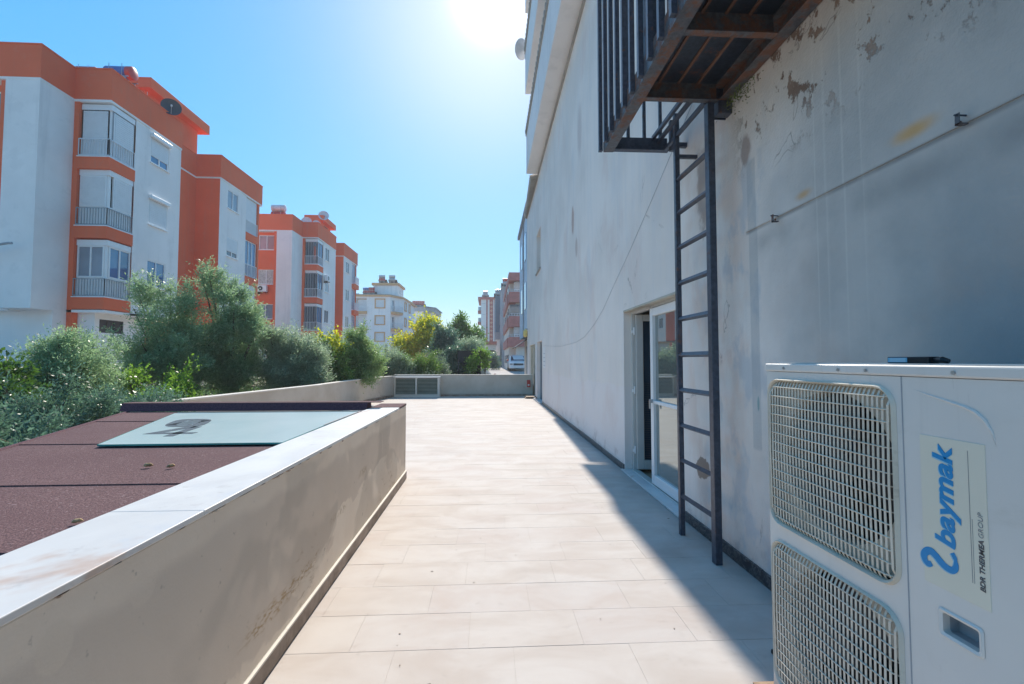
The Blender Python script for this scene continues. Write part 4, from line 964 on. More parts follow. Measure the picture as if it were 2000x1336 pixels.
def heater(x, y, z, s, cols, label, n=2, panel=True, group=None):
    t = thing('solar_water_heater', label, 'solar heater', (x, y, z), group or 'solar water heaters on the roofs')
    mb = MB()
    for a in (-.45, .45):
        for b in (-.3, .3): mb.box(x + a*s - .02*s, x + a*s + .02*s, y + b*s - .02*s, y + b*s + .02*s, z, z + .5*s)
    mb.box(x - .6*s, x + .6*s, y - .32*s, y - .28*s, z + .46*s, z + .5*s); mb.box(x - .6*s, x + .6*s, y + .28*s, y + .32*s, z + .46*s, z + .5*s); part('stand', mb, M['steel'], t)
    for k in range(n):
        zz = z + .5*s + .3*s + k * .62*s
        mb = MB(); mb.tube([(x - .62*s, y, zz), (x - .58*s, y, zz), (x + .58*s, y, zz), (x + .62*s, y, zz)], [.22*s, .3*s, .3*s, .22*s], 14); part('tank', mb, M[cols[k]], t, smooth=True)
    for u_ in (-.3, .3):
        mb = MB(); mb.tube([(x + u_*s, y - .31*s, z + .1*s), (x + u_*s, y - .31*s, z + .5*s + n*.6*s)], .015*s, 5); part('strap', mb, M['steel'], t)
    if panel:
        mb = MB(); v = [(x - .9*s, y + .4*s, z + .85*s), (x + .9*s, y + .4*s, z + .85*s), (x + .9*s, y + 1.7*s, z + .15*s), (x - .9*s, y + 1.7*s, z + .15*s)]
        mb.add(v + [(a, b, c - .08) for a, b, c in v], [(0,1,2,3),(7,6,5,4),(0,4,5,1),(1,5,6,2),(2,6,7,3),(3,7,4,0)]); part('collector', mb, M['dark_metal'], t)
    return t

# ------------------------------------------------------------------ the two orange and white blocks
def block(label, XA, Y0, XB, Y1, Y2, Y3, XC, Y4, styles, xl):
    """XA bay side face, Y0 bay front, XB main side face, Y1 its front, Y2 its end, Y3/Y4 start/end of the rear section (face XC)"""
    b = thing('apartment_block', label, 'apartment building', ((XA + xl)/2, (Y0 + Y4)/2, .1))
    XD = XA - .07; RZ, PB = 14.1, 12.77; ZB = 3.55
    Ff = Fr((0, Y0, 0), (1,0,0), (0,-1,0)); Fs = Fr((XB, 0, 0), (0,1,0), (1,0,0)); Fm = Fr((0, Y1, 0), (1,0,0), (0,-1,0)); Fc = Fr((XC, 0, 0), (0,1,0), (1,0,0)); Fr3 = Fr((0, Y3, 0), (1,0,0), (0,-1,0))
    bayL = XA - 1.3
    # bay: white front and side
    mb = MB(); Ff.wall(mb, bayL, XA, ZB, PB); Fr((XA,0,0),(0,1,0),(1,0,0)).wall(mb, Y0, Y1, ZB, PB)
    mb.quad((bayL, Y0, ZB), (bayL, Y1+.3, ZB), (XA, Y1+.3, ZB), (XA, Y0, ZB)); mb.quad((bayL, Y0+.6, ZB), (bayL, Y0, ZB), (bayL, Y0, PB), (bayL, Y0+.6, PB))
    part('bay', mb, M['white_paint'], b)
    # left part: orange, windows between floors
    Fl = Fr((0, Y0 + .45, 0), (1,0,0), (0,-1,0)); wh = [(bayL - 1.72, bayL - .38, z, z + 1.28, .12) for z in (11.14, 8.12, 5.1)]
    mb = MB(); Fl.wall(mb, xl, bayL, 4.6, PB, wh); part('orange_wall', mb, M['orange_paint'], b)
    mb = MB(); Fl.wall(mb, xl, bayL, 3.55, 4.598); mb.box(xl, bayL, Y0 + .46, Y0 + 1.0, 3.5, 3.549); part('lower_wall', mb, M['white_paint'], b)
    for i, h in enumerate(wh): window(b, Fl, h[0], h[1], h[2], h[3], 'glass', ('glass_pale', 'curtain', 'glass_pale')[i], n=-.06); sill(b, Fl, h[0], h[1], h[2])
    mb = MB(); mb.box(bayL - .26, bayL - .001, Y0 + .1, Y0 + .449, 3.9, PB); part('orange_pier', mb, M['orange_paint'], b)
    # main side: white wall with windows; corner balcony
    cu = Y1 + 1.40                                # balcony depth along Y
    wy = (Y1 + Y2) / 2 + (.72 if XA < -17.5 else .1); ww = .62 if XA < -17.5 else .56
    hs_ = [(wy - ww, wy + ww, z, z + 1.28, .1) for z in (11.1, 8.07, 5.08)]
    mb = MB(); Fs.wall(mb, cu, Y2, ZB, PB + .1, hs_); mb.quad((XB, Y2, ZB), (XD, Y2, ZB), (XD, Y2, RZ), (XB, Y2, RZ)); part('side_wall', mb, M['white_paint'], b)
    for h, st in zip(hs_, styles['side']):
        window(b, Fs, h[0], h[1], h[2], h[3], st[0], st[1], n=-.04)
        if st[2]: roller_box(b, Fs, h[0], h[1], h[3] - .05)
        sill(b, Fs, h[0], h[1], h[2])
    mb = MB(); mb.box(XA + .001, XA + .2, Y1, Y1 + .3, -.2, PB); part('orange_pilaster', mb, M['orange_paint'], b)
    bx0 = XA + .2
    for i, (fl, hd) in enumerate(((10.25, 12.62), (7.24, 9.74), (4.18, 6.68))):
        band = MB(); band.box(bx0, XB + .03, Y1 - .03, cu, fl - .5, fl); part('balcony_band', band, M['orange_paint'], b)
        mb = MB(); mb.box(bx0, XB + .06, Y1 - .06, cu, fl, fl + .04); part('balcony_slab', mb, M['white_pvc'], b)
        st = styles['balcony'][i]
        head = MB(); head.box(bx0 + .02, XB - .02, Y1 + .10, cu - .01, hd - .24, hd); hb = part('balcony_head', head, M['white_pvc'], b)
        Fa = Fr((0, Y1 + .14, 0), (1,0,0), (0,-1,0)); Fb = Fr((XB - .06, 0, 0), (0,1,0), (1,0,0))
        if st == 'shut':
            for F, u0, u1 in ((Fa, bx0 + .04, XB - .16), (Fb, Y1 + .24, cu - .02)): window(b, F, u0, u1, fl + .05, hd - .242, 'shut', 'glass')
        if st in ('shut', 'shut2', 'glass'):
            mb = MB(); mb.box(XB - .159, XB - .075, Y1 + .155, Y1 + .235, fl + .041, hd - .001); part('corner_post', mb, M['white_pvc'], b)
        if st == 'shut2':
            for F, u0, u1 in ((Fa, bx0 + .04, XB - .16), (Fb, Y1 + .34, cu - .05)): window(b, F, u0, u1, fl + .9, hd - .242, 'shut', 'glass')
            mb = MB(); Fa.box(mb, bx0 + .04, XB - .1, -.04, 0, fl + .041, fl + .899); Fb.box(mb, Y1 + .2, cu - .02, -.04, 0, fl + .041, fl + .899); part('balcony_panel', mb, M['white_pvc'], b)
        elif st == 'glass':
            for F, u0, u1, g in ((Fa, bx0 + .04, XB - .16, 'glass_pale'), (Fb, Y1 + .24, cu - .02, 'glass_blue')): window(b, F, u0, u1, fl + .88, hd - .242, 'glass', g)
            mb = MB(); Fa.box(mb, bx0 + .04, XB - .1, -.04, 0, fl + .041, fl + .879); Fb.box(mb, Y1 + .2, cu - .02, -.04, 0, fl + .041, fl + .879); part('balcony_panel', mb, M['white_pvc'], b)
        else:
            for F, u0, u1, c_, g in ((Fa, bx0 + .04, XB - .16, 4, 'glass'), (Fb, Y1 + .20, cu - .02, 2, 'glass_blue')): window(b, F, u0, u1, fl + .05, hd - .242, 'glass', g, 'grey_paint', cols=c_, t=.035)
        railing(b, [(bx0 + .03, Y1 - .0), (XB + .0, Y1 - .0), (XB + .0, cu - .03)], fl + .03, fl + .82, 'rail_grey' if XA < -17.5 and i else 'rail_white')
    mb = MB(); mb.box(bx0, XB - .3, Y1 + .45, cu - .001, ZB, PB); part('balcony_core', mb, M['dark'], b)
    # soffit and ground floor
    mb = MB(); mb.box(XD - 2, XB, Y1 + .0, Y2, ZB - .01, ZB + .1); mb.box(XD - 2, XC, Y3, Y4, ZB - .01, ZB + .1); part('soffit', mb, M['white_paint'], b)
    XG = XB - .6; Fg = Fr((XG, 0, 0), (0,1,0), (1,0,0))
    gy = Y1 + .55; gh = [(gy, gy + 1.3, 2.72, 3.3, .08)]
    mb = MB(); Fg.wall(mb, Y1 + .31, Y2 - 1.3, -.2, ZB - .011, gh); Fr((0, Y1 + .31, 0),(1,0,0),(0,-1,0)).wall(mb, XA - 3.5 if False else XA + .2, XG, -.2, ZB - .011)
    Fr((0, Y0 + .9, 0), (1,0,0), (0,-1,0)).wall(mb, xl, XA + .001, -.2, ZB); Fr((XA,0,0),(0,1,0),(1,0,0)).wall(mb, Y0 + .9, Y1, -.2, ZB); part('ground_wall', mb, M['white_paint'], b)
    window(b, Fg, gh[0][0], gh[0][1], gh[0][2], gh[0][3], 'glass', 'dark_vent', 'dark_vent', n=-.03, cols=3)
    mb = MB(); Fg.wall(mb, Y2 - 1.3, Y2, -.2, ZB - .011, [(Y2 - 1.05, Y2 - .25, 1.2, 3.3, .1)]); part('ground_orange_wall', mb, M['orange_paint'], b)
    window(b, Fg, Y2 - 1.05, Y2 - .25, 1.2, 3.3, 'glass', 'glass', n=-.04, cols=1)
    # recessed core
    mb = MB(); Fr((XD, 0, 0), (0,1,0), (1,0,0)).wall(mb, Y2, Y3, -.2, 15.6); mb.box(XD - .9, XD - .002, Y2 - .6, Y3, 14.0, 15.6); part('core_wall', mb, M['orange_paint'], b)
    mb = MB(); Fr3.wall(mb, XD, XC - .001, -.2, PB); part('core_return', mb, M['orange_paint'], b)
    # rear section
    bs = Y4 - 2.05
    w3 = Y3 + 1.45; h3 = [(w3 - .62, w3 + .62, z, z + 1.22, .1) for z in (11.15, 8.1, 5.15)]
    mb = MB(); Fc.wall(mb, Y3, bs, ZB, PB, h3); part('rear_wall', mb, M['white_paint'], b)
    for i, h in enumerate(h3): window(b, Fc, h[0], h[1], h[2], h[3], styles['rear'][i][0], styles['rear'][i][1], n=-.04); sill(b, Fc, h[0], h[1], h[2])
    for i, (fl, hd) in enumerate(((10.25, 12.62), (7.24, 9.74), (4.18, 6.68))):
        xo = XC + (0 if XA < -17.5 else .35)
        mb = MB(); mb.box(XC - 1.2, xo + .02, bs + .001, Y4 - .5, fl - .5, fl); part('balcony_band', mb, M['orange_paint'], b)
        Fb = Fr((XC - .1, 0, 0), (0,1,0), (1,0,0)); s2 = styles['rearbalc'][i]
        window(b, Fb, bs + .02, Y4 - .55, fl + .05, hd, 'shut' if s2 == 'shut' else 'glass', 'glass_blue', cols=3)
        railing(b, [(xo, bs + .03), (xo, Y4 - .53)], fl + .0, fl + .85)
    mb = MB(); mb.box(XC - 1.2, XC - .16, bs + .002, Y4 - .6, ZB, PB); mb.box(XC - 2, XC - .7, Y3, Y4 - .4, -.2, ZB - .02); part('rear_core', mb, M['white_paint'], b)
    mb = MB(); mb.box(XC - 1.2, XC + .0, Y4 - .5, Y4 - .3, ZB, PB); part('rear_pier', mb, M['orange_paint'], b)
    # parapet band all round: thick orange, 1.3 m high
    o = .0
    pts = [(xl, Y0 - .02), (XA + .02, Y0 - .02), (XA + .02, Y1 - .04), (XB + .04, Y1 - .04), (XB + .04, Y2), (XD + .01, Y2), (XD + .01, Y3 - .03), (XC + .04, Y3 - .03), (XC + .04, Y4), (xl, Y4)]
    mb = MB(); mb.prism(pts, PB, RZ); part('roof_parapet', mb, M['orange_paint'], b)
    mb = MB(); cp = [(xl, Y0 - .05), (XA + .05, Y0 - .05), (XA + .05, Y1 - .07), (XB + .07, Y1 - .07), (XB + .07, Y2 + .03), (XD + .04, Y2 + .03), (XD + .04, Y3 - .06), (XC + .07, Y3 - .06), (XC + .07, Y4 + .03), (xl, Y4 + .03)]
    mb.prism(cp, RZ, RZ + .05); part('parapet_cap', mb, M['roof_red'] if False else M['orange_paint'], b)
    mb = MB(); mb.prism([(p[0] - .008, p[1] + .008) for p in pts], PB - .1, PB - .001); part('band_moulding', mb, M['white_paint'], b)
    # stair penthouse with projecting slab
    py0 = Y2 - .65
    mb = MB(); mb.box(XD - 1.6, XD - .001, py0 + .3, Y3 + .0, 14.15, 15.60); part('penthouse', mb, M['orange_paint'], b)
    mb = MB(); mb.box(XD - 1.6, XD + .012, py0 + .26, py0 + .298, 14.15, 15.6); part('penthouse_front', mb, M['white_paint'], b)
    mb = MB(); mb.box(XD + .0005, XD + .03, py0 + 1.1, py0 + 2.1, 14.9, 15.4); part('penthouse_window', mb, M['dark_vent'], b)
    mb = MB(); mb.box(XD - 1.5, XD + .45, py0 - .1, Y3 + .45, 15.60, 16.16); part('penthouse_slab', mb, M['orange_paint'], b, bevel=.02)
    # back of the building
    mb = MB(); mb.box(xl, XD - 1.9, Y0 + 1.25, Y4 - .2, -.2, PB - .102); part('body', mb, M['white_paint'], b)
    return b
st1 = dict(side=[('half', 'glass_blue', True), ('shut', 'glass', True), ('glass', 'glass_blue', False)], balcony=['shut', 'shut2', 'glass'], rear=[('glass', 'glass_pale'), ('half', 'glass'), ('glass', 'glass_pale')], rearbalc=['shut', 'glass', 'shut'])
st2 = dict(side=[('glass', 'glass', False), ('glass', 'glass_pale', False), ('glass', 'glass', False)], balcony=['open', 'open', 'open'], rear=[('glass', 'glass'), ('glass', 'glass'), ('glass', 'glass')], rearbalc=['glass', 'glass', 'glass'])
block('near orange and white apartment block with closed white shutters, at the left', -17.88, 18.45, -16.38, 19.95, 24.42, 28.15, -16.52, 33.2, st1, -26)
block('second orange and white apartment block, with dark glazed corner balconies', -17.03, 39.5, -15.68, 41.7, 46.55, 48.95, -15.65, 54.0, st2, -25)
ac_small(-19.95, 39.92, 7.42, 'front', 'air conditioner on the orange wall of the second orange block')
ac_small(-19.9, 39.92, 4.0, 'front', 'air conditioner half hidden by foliage low on the second orange block')
ac_small(-15.67, 43.3, 9.05, 'side', 'air conditioner beside a middle floor window of the second orange block')
heater(-19.2, 22, 14.72, .72, ['red_tank'], 'orange red tank peeking over the near orange block roof', 1, False)
ht = heater(-17.6, 21.9, 14.42, .98, ['blue_tank'], 'blue solar tank with a red end on the near orange block roof', 1, False)
mb = MB(); mb.tube([(-17.22, 21.9, 14.42 + .784), (-17.0, 21.9, 14.42 + .784), (-16.97, 21.9, 14.42 + .784)], [.302, .302, .22], 16); part('end_cap', mb, M['red_tank'], ht, smooth=True)
dish(-16.30, 23.45, 14.42, .44, M['dish_grey'], 'dark grey satellite dish on the near orange block parapet', (.75, -1, .25))
heater(-19.45, 42.2, 14.15, 1.0, ['red_tank', 'dish_white'], 'solar heater with red and white tanks above the second orange block', 2, True)
dish(-17.35, 43.3, 14.65, .46, M['dish_white'], 'leftmost white dish on the roof of the second orange block', (.3, -1, .3))
dish(-16.75, 46.0, 16.1, .5, M['dish_white'], 'rightmost white dish, on the stair slab of the second orange block', (.3, -1, .3))
dish(-17.1, 45.0, 15.0, .35, M['dish_white'], 'smallest white dish, between two others on the second orange block', (.3, -1, .3))
# outlet pipe on the near block
mb = MB(); mb.tube([(-19.3, 17.9, 5.75), (-18.8, 17.95, 5.88), (-18.35, 18.0, 5.98), (-18.22, 18.0, 5.98)], .05, 8); mb.tube([(-19.3, 17.9, 5.75), (-19.6, 18.45, 5.7)], .05, 8)
tag(mb.build('street_light_arm', M['rail_grey'], smooth=True), 'grey curved lamp arm reaching in front of the near orange block', 'lamp arm')
# low garden building between the blocks
gb = thing('garden_wall', 'pinkish garden wall with tiled top in front of the second orange block', 'wall', (-13.5, 46, 0))
mb = MB(); mb.box(-15.2, -13.0, 47, 47.25, 0, 3.3); part('render', mb, M['cream_paint'], gb); mb = MB(); mb.box(-15.3, -12.9, 46.9, 47.35, 3.3, 3.5); part('coping', mb, M['orange_trim'], gb)
mb = MB(); mb.box(-13.9, -13.6, 46.96, 47.0, 2.3, 2.65); part('vent', mb, M['dark_vent'], gb)

# ------------------------------------------------------------------ cream building with orange window surrounds
b3 = thing('apartment_block', 'cream apartment block with orange window surrounds beyond the yellow tree', 'apartment building', (-20, 88, .4))
F3 = Fr((0, 82.3, 0), (1,0,0), (0,-1,0)); wz = [(10.95, 12.65), (7.92, 9.62), (4.9, 6.6)]
hol = [(-20.45, -18.95, a + .15, b_ - .15, .2) for a, b_ in wz] + [(-24.0, -22.1, z, z + 2.35, .9) for z in (10.4, 7.36, 4.32)]
mb = MB(); F3.wall(mb, -28, -17.85, -.2, 13.05, hol); part('front_wall', mb, M['white_paint'], b3)
for a, b_ in wz:
    mb = MB(); F3.box(mb, -20.65, -18.75, .001, .1, a - .05, a + .15); F3.box(mb, -20.65, -18.75, .001, .1, b_ - .15, b_ + .05); F3.box(mb, -20.65, -20.45, .001, .1, a + .151, b_ - .151); F3.box(mb, -18.95, -18.75, .001, .1, a + .151, b_ - .151)
    part('window_surround', mb, M['orange_trim'], b3); window(b3, F3, -20.45, -18.95, a + .15, b_ - .15, 'shut', 'glass', n=-.12)
for z in (10.4, 7.36, 4.32):
    mb = MB(); F3.box(mb, -24.1, -22.0, .001, .5, z - .5, z - .02); part('balcony_band', mb, M['orange_trim'], b3)
    window(b3, F3, -23.9, -22.2, z + .05, z + 2.2, 'shut', n=-.75, cols=3)
    railing(b3, [(-24.05, 81.85), (-22.05, 81.85)], z, z + .85, sp=.2, r=.02)
# chamfered corner then side
side_pts = [(-17.85, 82.3), (-16.2, 85.6), (-15.95, 92.0)]
def seg_frame(p, q): 
    d = Vector((q[0]-p[0], q[1]-p[1], 0)); L_ = d.length; d.normalize(); return Fr((p[0], p[1], 0), tuple(d), (d.y, -d.x, 0)), L_
Fa_, La = seg_frame(*side_pts[:2]); Fb_, Lb = seg_frame(*side_pts[1:3])
mb = MB(); Fa_.wall(mb, 0, La, -.2, 13.05, [(.5, 1.3, z, z + 2.1, .3) for z in (10.4, 7.36, 4.32)]); part('corner_wall', mb, M['white_paint'], b3)
for z in (10.4, 7.36, 4.32):
    window(b3, Fa_, .5, 1.3, z, z + 2.1, 'glass', 'glass_pale', n=-.2, cols=1)
    mb = MB(); Fa_.box(mb, .15, La - .9, .001, .75, z - .55, z - .03); part('balcony_band', mb, M['orange_trim'], b3, bevel=.1)
    p0, p1, p2, p3 = (Fa_.p(.2, .05, 0), Fa_.p(.2, .7, 0), Fa_.p(La - 1, .7, 0), Fa_.p(La - 1, .05, 0)); railing(b3, [(p.x, p.y) for p in (p0, p1, p2, p3)], z, z + .95, sp=.2, r=.02)
hb = [(1.2, 2.6, a + .15, b_ - .15, .2) for a, b_ in wz] + [(5.0, 6.0, a + .15, b_ - .15, .2) for a, b_ in wz]
mb = MB(); Fb_.wall(mb, 0, Lb, -.2, 13.05, hb); part('side_wall', mb, M['white_paint'], b3)
for h in hb:
    mb = MB(); Fb_.box(mb, h[0] - .2, h[1] + .2, .001, .1, h[2] - .2, h[2]); Fb_.box(mb, h[0] - .2, h[1] + .2, .001, .1, h[3], h[3] + .2); Fb_.box(mb, h[0] - .2, h[0], .001, .1, h[2] + .001, h[3] - .001); Fb_.box(mb, h[1], h[1] + .2, .001, .1, h[2] + .001, h[3] - .001)
    part('window_surround', mb, M['orange_trim'], b3); window(b3, Fb_, h[0], h[1], h[2], h[3], 'shut', 'glass', n=-.12)
mb = MB(); mb.prism([(-28, 82.0), (-17.75, 82.0), (-15.95, 85.4), (-15.7, 92.2), (-15.7, 99), (-28, 99)], 13.05, 13.35); part('eaves', mb, M['orange_trim'], b3)
mb = MB(); mb.prism([(-28, 83), (-18.2, 83), (-16.6, 86), (-16.3, 91.8), (-16.3, 98.6), (-28, 98.6)], 13.35, 13.6); part('roof', mb, M['concrete'], b3)
mb = MB(); mb.box(-28, -16.2, 92.01, 98.9, -.2, 13.04); part('rear_wall', mb, M['white_paint'], b3)
mb = MB(); mb.box(-21.9, -17.3, 86.2, 91.6, 13.6, 15.75); part('penthouse', mb, M['white_paint'], b3)
mb = MB(); mb.box(-22.2, -17.0, 85.9, 92, 15.75, 16.2); part('penthouse_roof', mb, M['orange_trim'], b3, bevel=.05)
mb = MB(); mb.box(-17.29, -17.26, 88, 88.5, 14.4, 15.1); part('penthouse_window', mb, M['glass'], b3)
heater(-20.4, 86.6, 16.2, .92, ['red_tank', 'steel'], 'left of two solar heaters on top of the cream block penthouse')
heater(-18.5, 86.6, 16.2, .92, ['steel', 'steel'], 'right of two solar heaters on top of the cream block penthouse')
heater(-22.9, 84.8, 13.6, .85, ['red_tank', 'blue_tank'], 'solar heater with blue upper tank on the lower cream block roof')
heater(-21.9, 84.9, 13.6, .9, ['red_tank', 'red_tank'], 'red solar heater leaning near the cream block penthouse wall')
heater(-24.4, 84.6, 13.4, .5, ['steel'], 'small lone steel tank at the left of the cream block roof', 1)
# ------------------------------------------------------------------ grey roofed building behind
b4 = thing('apartment_block', 'white apartment block with grey roof band behind the cream one', 'apartment building', (-16, 116, .4))
F4 = Fr((0, 110, 0), (1,0,0), (0,-1,0))
mb = MB(); F4.wall(mb, -21, -16.1, -.2, 13.4, [(-18.4, -17.0, z, z + 1.3, .15) for z in (11.3, 8.2, 5.2)]); mb.box(-16.1, -15.9, 110, 112.5, -.2, 13.4); part('front_wall', mb, M['white_paint'], b4)
for z in (11.3, 8.2, 5.2): window(b4, F4, -18.4, -17.0, z, z + 1.3, 'shut', n=-.1)
mb = MB(); mb.box(-16, -14.0, 112.5, 124, -.2, 13.4); mb.box(-21, -16, 112.51, 124, -.2, 13.39); part('rear_wall', mb, M['white_paint'], b4)
for z in (10.6, 7.5, 4.4):
    mb = MB(); mb.box(-15.89, -14.2, 110.6, 112.5, z, z + .95); part('balcony', mb, M['bluegrey_paint'], b4, bevel=.1)
    for yy in (114, 117.5):
        mb = MB(); mb.box(-14.0, -13.9, yy, yy + 1.6, z - .2, z + 2.2); part('window', mb, M['red_paint'] if yy == 114 else M['glass'], b4)
mb = MB(); mb.prism([(-21.3, 109.6), (-15.5, 109.6), (-13.4, 112.4), (-13.2, 124.4), (-21.3, 124.4)], 13.4, 14.45); part('roof_band', mb, M['grey_paint'], b4)
mb = MB(); mb.prism([(-21.5, 109.3), (-15.4, 109.3), (-13.1, 112.2), (-12.8, 124.6), (-21.5, 124.6)], 14.45, 14.6); part('roof_slab', mb, M['bluegrey_paint'], b4)
for i, x in enumerate((-18.2, -17.25, -16.3)):
    heater(x, 110.8, 14.6, .85, ['red_tank', 'red_tank'], ('left', 'middle', 'right')[i] + ' one of three red solar heaters on the grey roofed block')

# ------------------------------------------------------------------ buildings beyond on the right of the street
b5 = thing('apartment_tower', 'tall white block with red patterned strip beyond the trees', 'apartment building', (0, 114, .4))
mb = MB(); mb.box(-1.95, 1.6, 110, 122, .3, 16.4); part('wall', mb, M['white_paint'], b5)
mb = MB(); mb.box(-2.7, 1.62, 109.6, 122.5, 16.4, 17.0); part('roof_band', mb, M['red_paint'], b5)
mb = MB(); mb.box(-.68, -.36, 109.86, 109.999, 5.2, 16.39); mb.box(1.3, 1.59, 109.86, 109.999, 5.2, 16.39); part('red_stripe', mb, M['red_paint'], b5)
mb = MB(); mb.box(.12, .98, 109.9, 109.999, 5.2, 16.39); part('pattern_strip', mb, M['red_paint'], b5)
M['diamond'] = simple('diamond_orange', (.62, .33, .22), .7)
for k in range(11):
    z = 5.8 + k * .98; mb = MB(); v = [(.55, 109.85, z - .36), (.90, 109.85, z), (.55, 109.85, z + .36), (.20, 109.85, z)]; v2 = [(a, 109.899, c) for a, _, c in v]
    mb.add(v + v2, [(0,1,2,3),(0,4,5,1),(1,5,6,2),(2,6,7,3),(3,7,4,0)]); part('diamond', mb, M['diamond'], b5)
for k in range(5):
    z = 2.2 + k * 2.75
    mb = MB(); mb.box(-2.75, -1.951, 110.4, 114, z, z + .55); part('balcony', mb, M['red_paint'], b5, bevel=.05)
    mb = MB(); mb.box(-2.65, -1.952, 110.6, 113.8, z + .56, z + 1.5); part('balcony_glass', mb, M['glass_pale'], b5)
    mb = MB(); mb.box(-1.7, -.9, 109.97, 109.998, z + 2.2, z + 2.26); part('floor_line', mb, M['grey_paint'], b5)
b6 = thing('apartment_block', 'blue grey block standing between the red patterned tower and the pink balconies', 'apartment building', (2.5, 84, .4))
mb = MB(); mb.box(1.16, 4.4, 80, 95, 5.45, 12.7); part('upper_wall', mb, M['bluegrey_paint'], b6)
mb = MB(); mb.box(1.1, 4.5, 79.8, 95.2, 12.7, 12.95); part('roof', mb, M['bluegrey_paint'], b6)
mb = MB(); mb.box(1.2, 5.5, 79.9, 94, .3, 5.2); part('lower_wall', mb, M['white_paint'], b6)
mb = MB(); mb.box(1.1, 4.5, 79.6, 95.2, 5.2, 6.5); part('band', mb, M['grey_paint'], b6)
mb = MB(); mb.box(1.85, 3.2, 79.93, 79.999, 7.8, 9.6); part('panel', mb, M['grey_paint'], b6)
mb = MB(); mb.box(1.85, 3.2, 79.93, 79.999, 6.51, 7.3); part('panel', mb, M['grey_paint'], b6)
heater(1.6, 81, 12.95, .8, ['steel', 'steel'], 'steel solar tanks on the blue grey block')
heater(2.6, 70, 12.95, .8, ['steel', 'red_tank'], 'solar heater on the tall roof beside the pink balconies')
b6b = thing('apartment_block', 'narrow block under the solar heater, behind the pink balconies', 'apartment building', (3.5, 72, .4))
mb = MB(); mb.box(1.95, 7, 69.5, 79, .3, 12.6); part('wall', mb, M['grey_paint'], b6b); mb = MB(); mb.box(1.9, 7, 69.3, 79, 12.6, 12.95); part('roof', mb, M['concrete'], b6b)
heater(-.9, 111, 17.0, .95, ['steel', 'steel'], 'steel solar tanks on the red patterned tower')
b7 = thing('apartment_block', 'cream block with pink balconies on the right of the street', 'apartment building', (4, 50, .4))
mb = MB(); mb.box(2.75, 9, 45.6, 62, .3, 9.9); mb.box(2.1, 2.749, 47, 62, .3, 9.9); part('wall', mb, M['cream_paint'], b7)
mb = MB(); mb.box(1.98, 9, 44.9, 62.2, 9.55, 10.35); part('roof_band', mb, M['pink_paint'], b7)
for k, z in enumerate((7.7, 5.95, 4.2)):
    pass
for k, (z, h) in enumerate(((7.35, 1.05), (4.9, 1.05), (2.9, .95))):
    mb = MB(); mb.box(2.0, 3.7, 44.95, 47, z, z + h); mb.box(1.9, 2.09, 47.01, 61, z, z + h); part('balcony', mb, M['pink_paint'], b7)
    mb = MB(); mb.box(2.12, 3.7, 45.2, 45.25, z + h + .001, z + h + 1.2) if k == 1 else mb.box(2.5, 3.3, 45.55, 45.59, z + h - .3, z + h + 1.1); part('balcony_glass', mb, M['glass'] if k == 1 else M['glass_pale'], b7)
    railing(b7, [(2.02, 47), (2.02, 45.0), (3.6, 45.0)], z + h - .02, z + h + .25, sp=.25, r=.02)
for k in range(4):
    yy = 48 + k * 3.2
    for z in (1.2, 6.1, 8.5): mb = MB(); mb.box(2.04, 2.1, yy, yy + 1.2, z, z + .9); part('window', mb, M['glass'], b7)
b8 = thing('apartment_block', 'pale blue block adjoining the far end of the rendered building', 'apartment building', (5, 26, .4))
mb = MB(); mb.box(1.93, 9, 22.0, 28.2, 2.8, 9.15); part('upper_wall', mb, M['pale_blue'], b8)
mb = MB(); mb.box(2.2, 9, 22.0, 28.0, .3, 2.79); part('lower_wall', mb, M['cream_paint'], b8)
mb = MB(); mb.box(1.80, 9, 21.9, 28.4, 9.15, 9.35); part('roof', mb, M['grey_paint'], b8)
for yy in (23.2, 25.6):
    for z in (4.2, 6.8): mb = MB(); mb.box(1.90, 1.929, yy, yy + 1.0, z, z + 1.4); part('window', mb, M['glass_blue'], b8)
mb = MB(); mb.box(1.86, 1.93, 24.7, 24.8, 2.8, 9.1); part('drainpipe', mb, M['grey_paint'], b8)
mb = MB(); mb.add([(2.2, 24.5, 2.75), (2.2, 28, 2.75), (1.45, 28, 2.25), (1.45, 24.5, 2.25), (2.2, 24.5, 2.71), (2.2, 28, 2.71), (1.45, 28, 2.21), (1.45, 24.5, 2.21)], [(0,1,2,3),(7,6,5,4),(0,3,7,4),(1,5,6,2),(2,6,7,3)]); part('awning', mb, M['dark_metal'], b8)
mb = MB(); mb.box(2.17, 2.2, 25, 26, .4, 2.3); part('door', mb, M['bluegrey_paint'], b8)
# low white buildings under the tower
lw = thing('low_building', 'low white building with red fascia beneath the tall white tower', 'building', (-1, 72, .4))
mb = MB(); mb.box(-3.2, 1.1, 70, 78, .3, 3.95); part('wall', mb, M['cream_paint'], lw); mb = MB(); mb.box(-3.4, 1.2, 69.7, 78.2, 3.95, 4.45); part('roof_fascia', mb, M['roof_red'], lw)
mb = MB(); mb.box(.1, 1.0, 69.95, 69.999, 2.8, 3.1); part('window', mb, M['dark_vent'], lw); mb = MB(); mb.box(-2.4, 1.1, 69.9, 69.999, 2.35, 2.45); part('ledge', mb, M['grey_paint'], lw)
wf = thing('mesh_fence', 'blue grey fence across the street beside the parked car', 'fence', (.5, 62, .4))
for k in range(9):
    mb = MB(); mb.box(-1.9 + k*.42, -1.86 + k*.42, 62, 62.04, .4, 2.2); part('post', mb, M['bluegrey_paint'], wf)
mb = MB(); mb.box(-1.95, 1.55, 62.05, 62.08, .4, 2.1); part('panel', mb, M['bluegrey_paint'], wf); mb = MB(); mb.box(-1.95, 1.55, 61.96, 61.99, 2.1, 2.2); part('top_rail', mb, M['grey_paint'], wf)
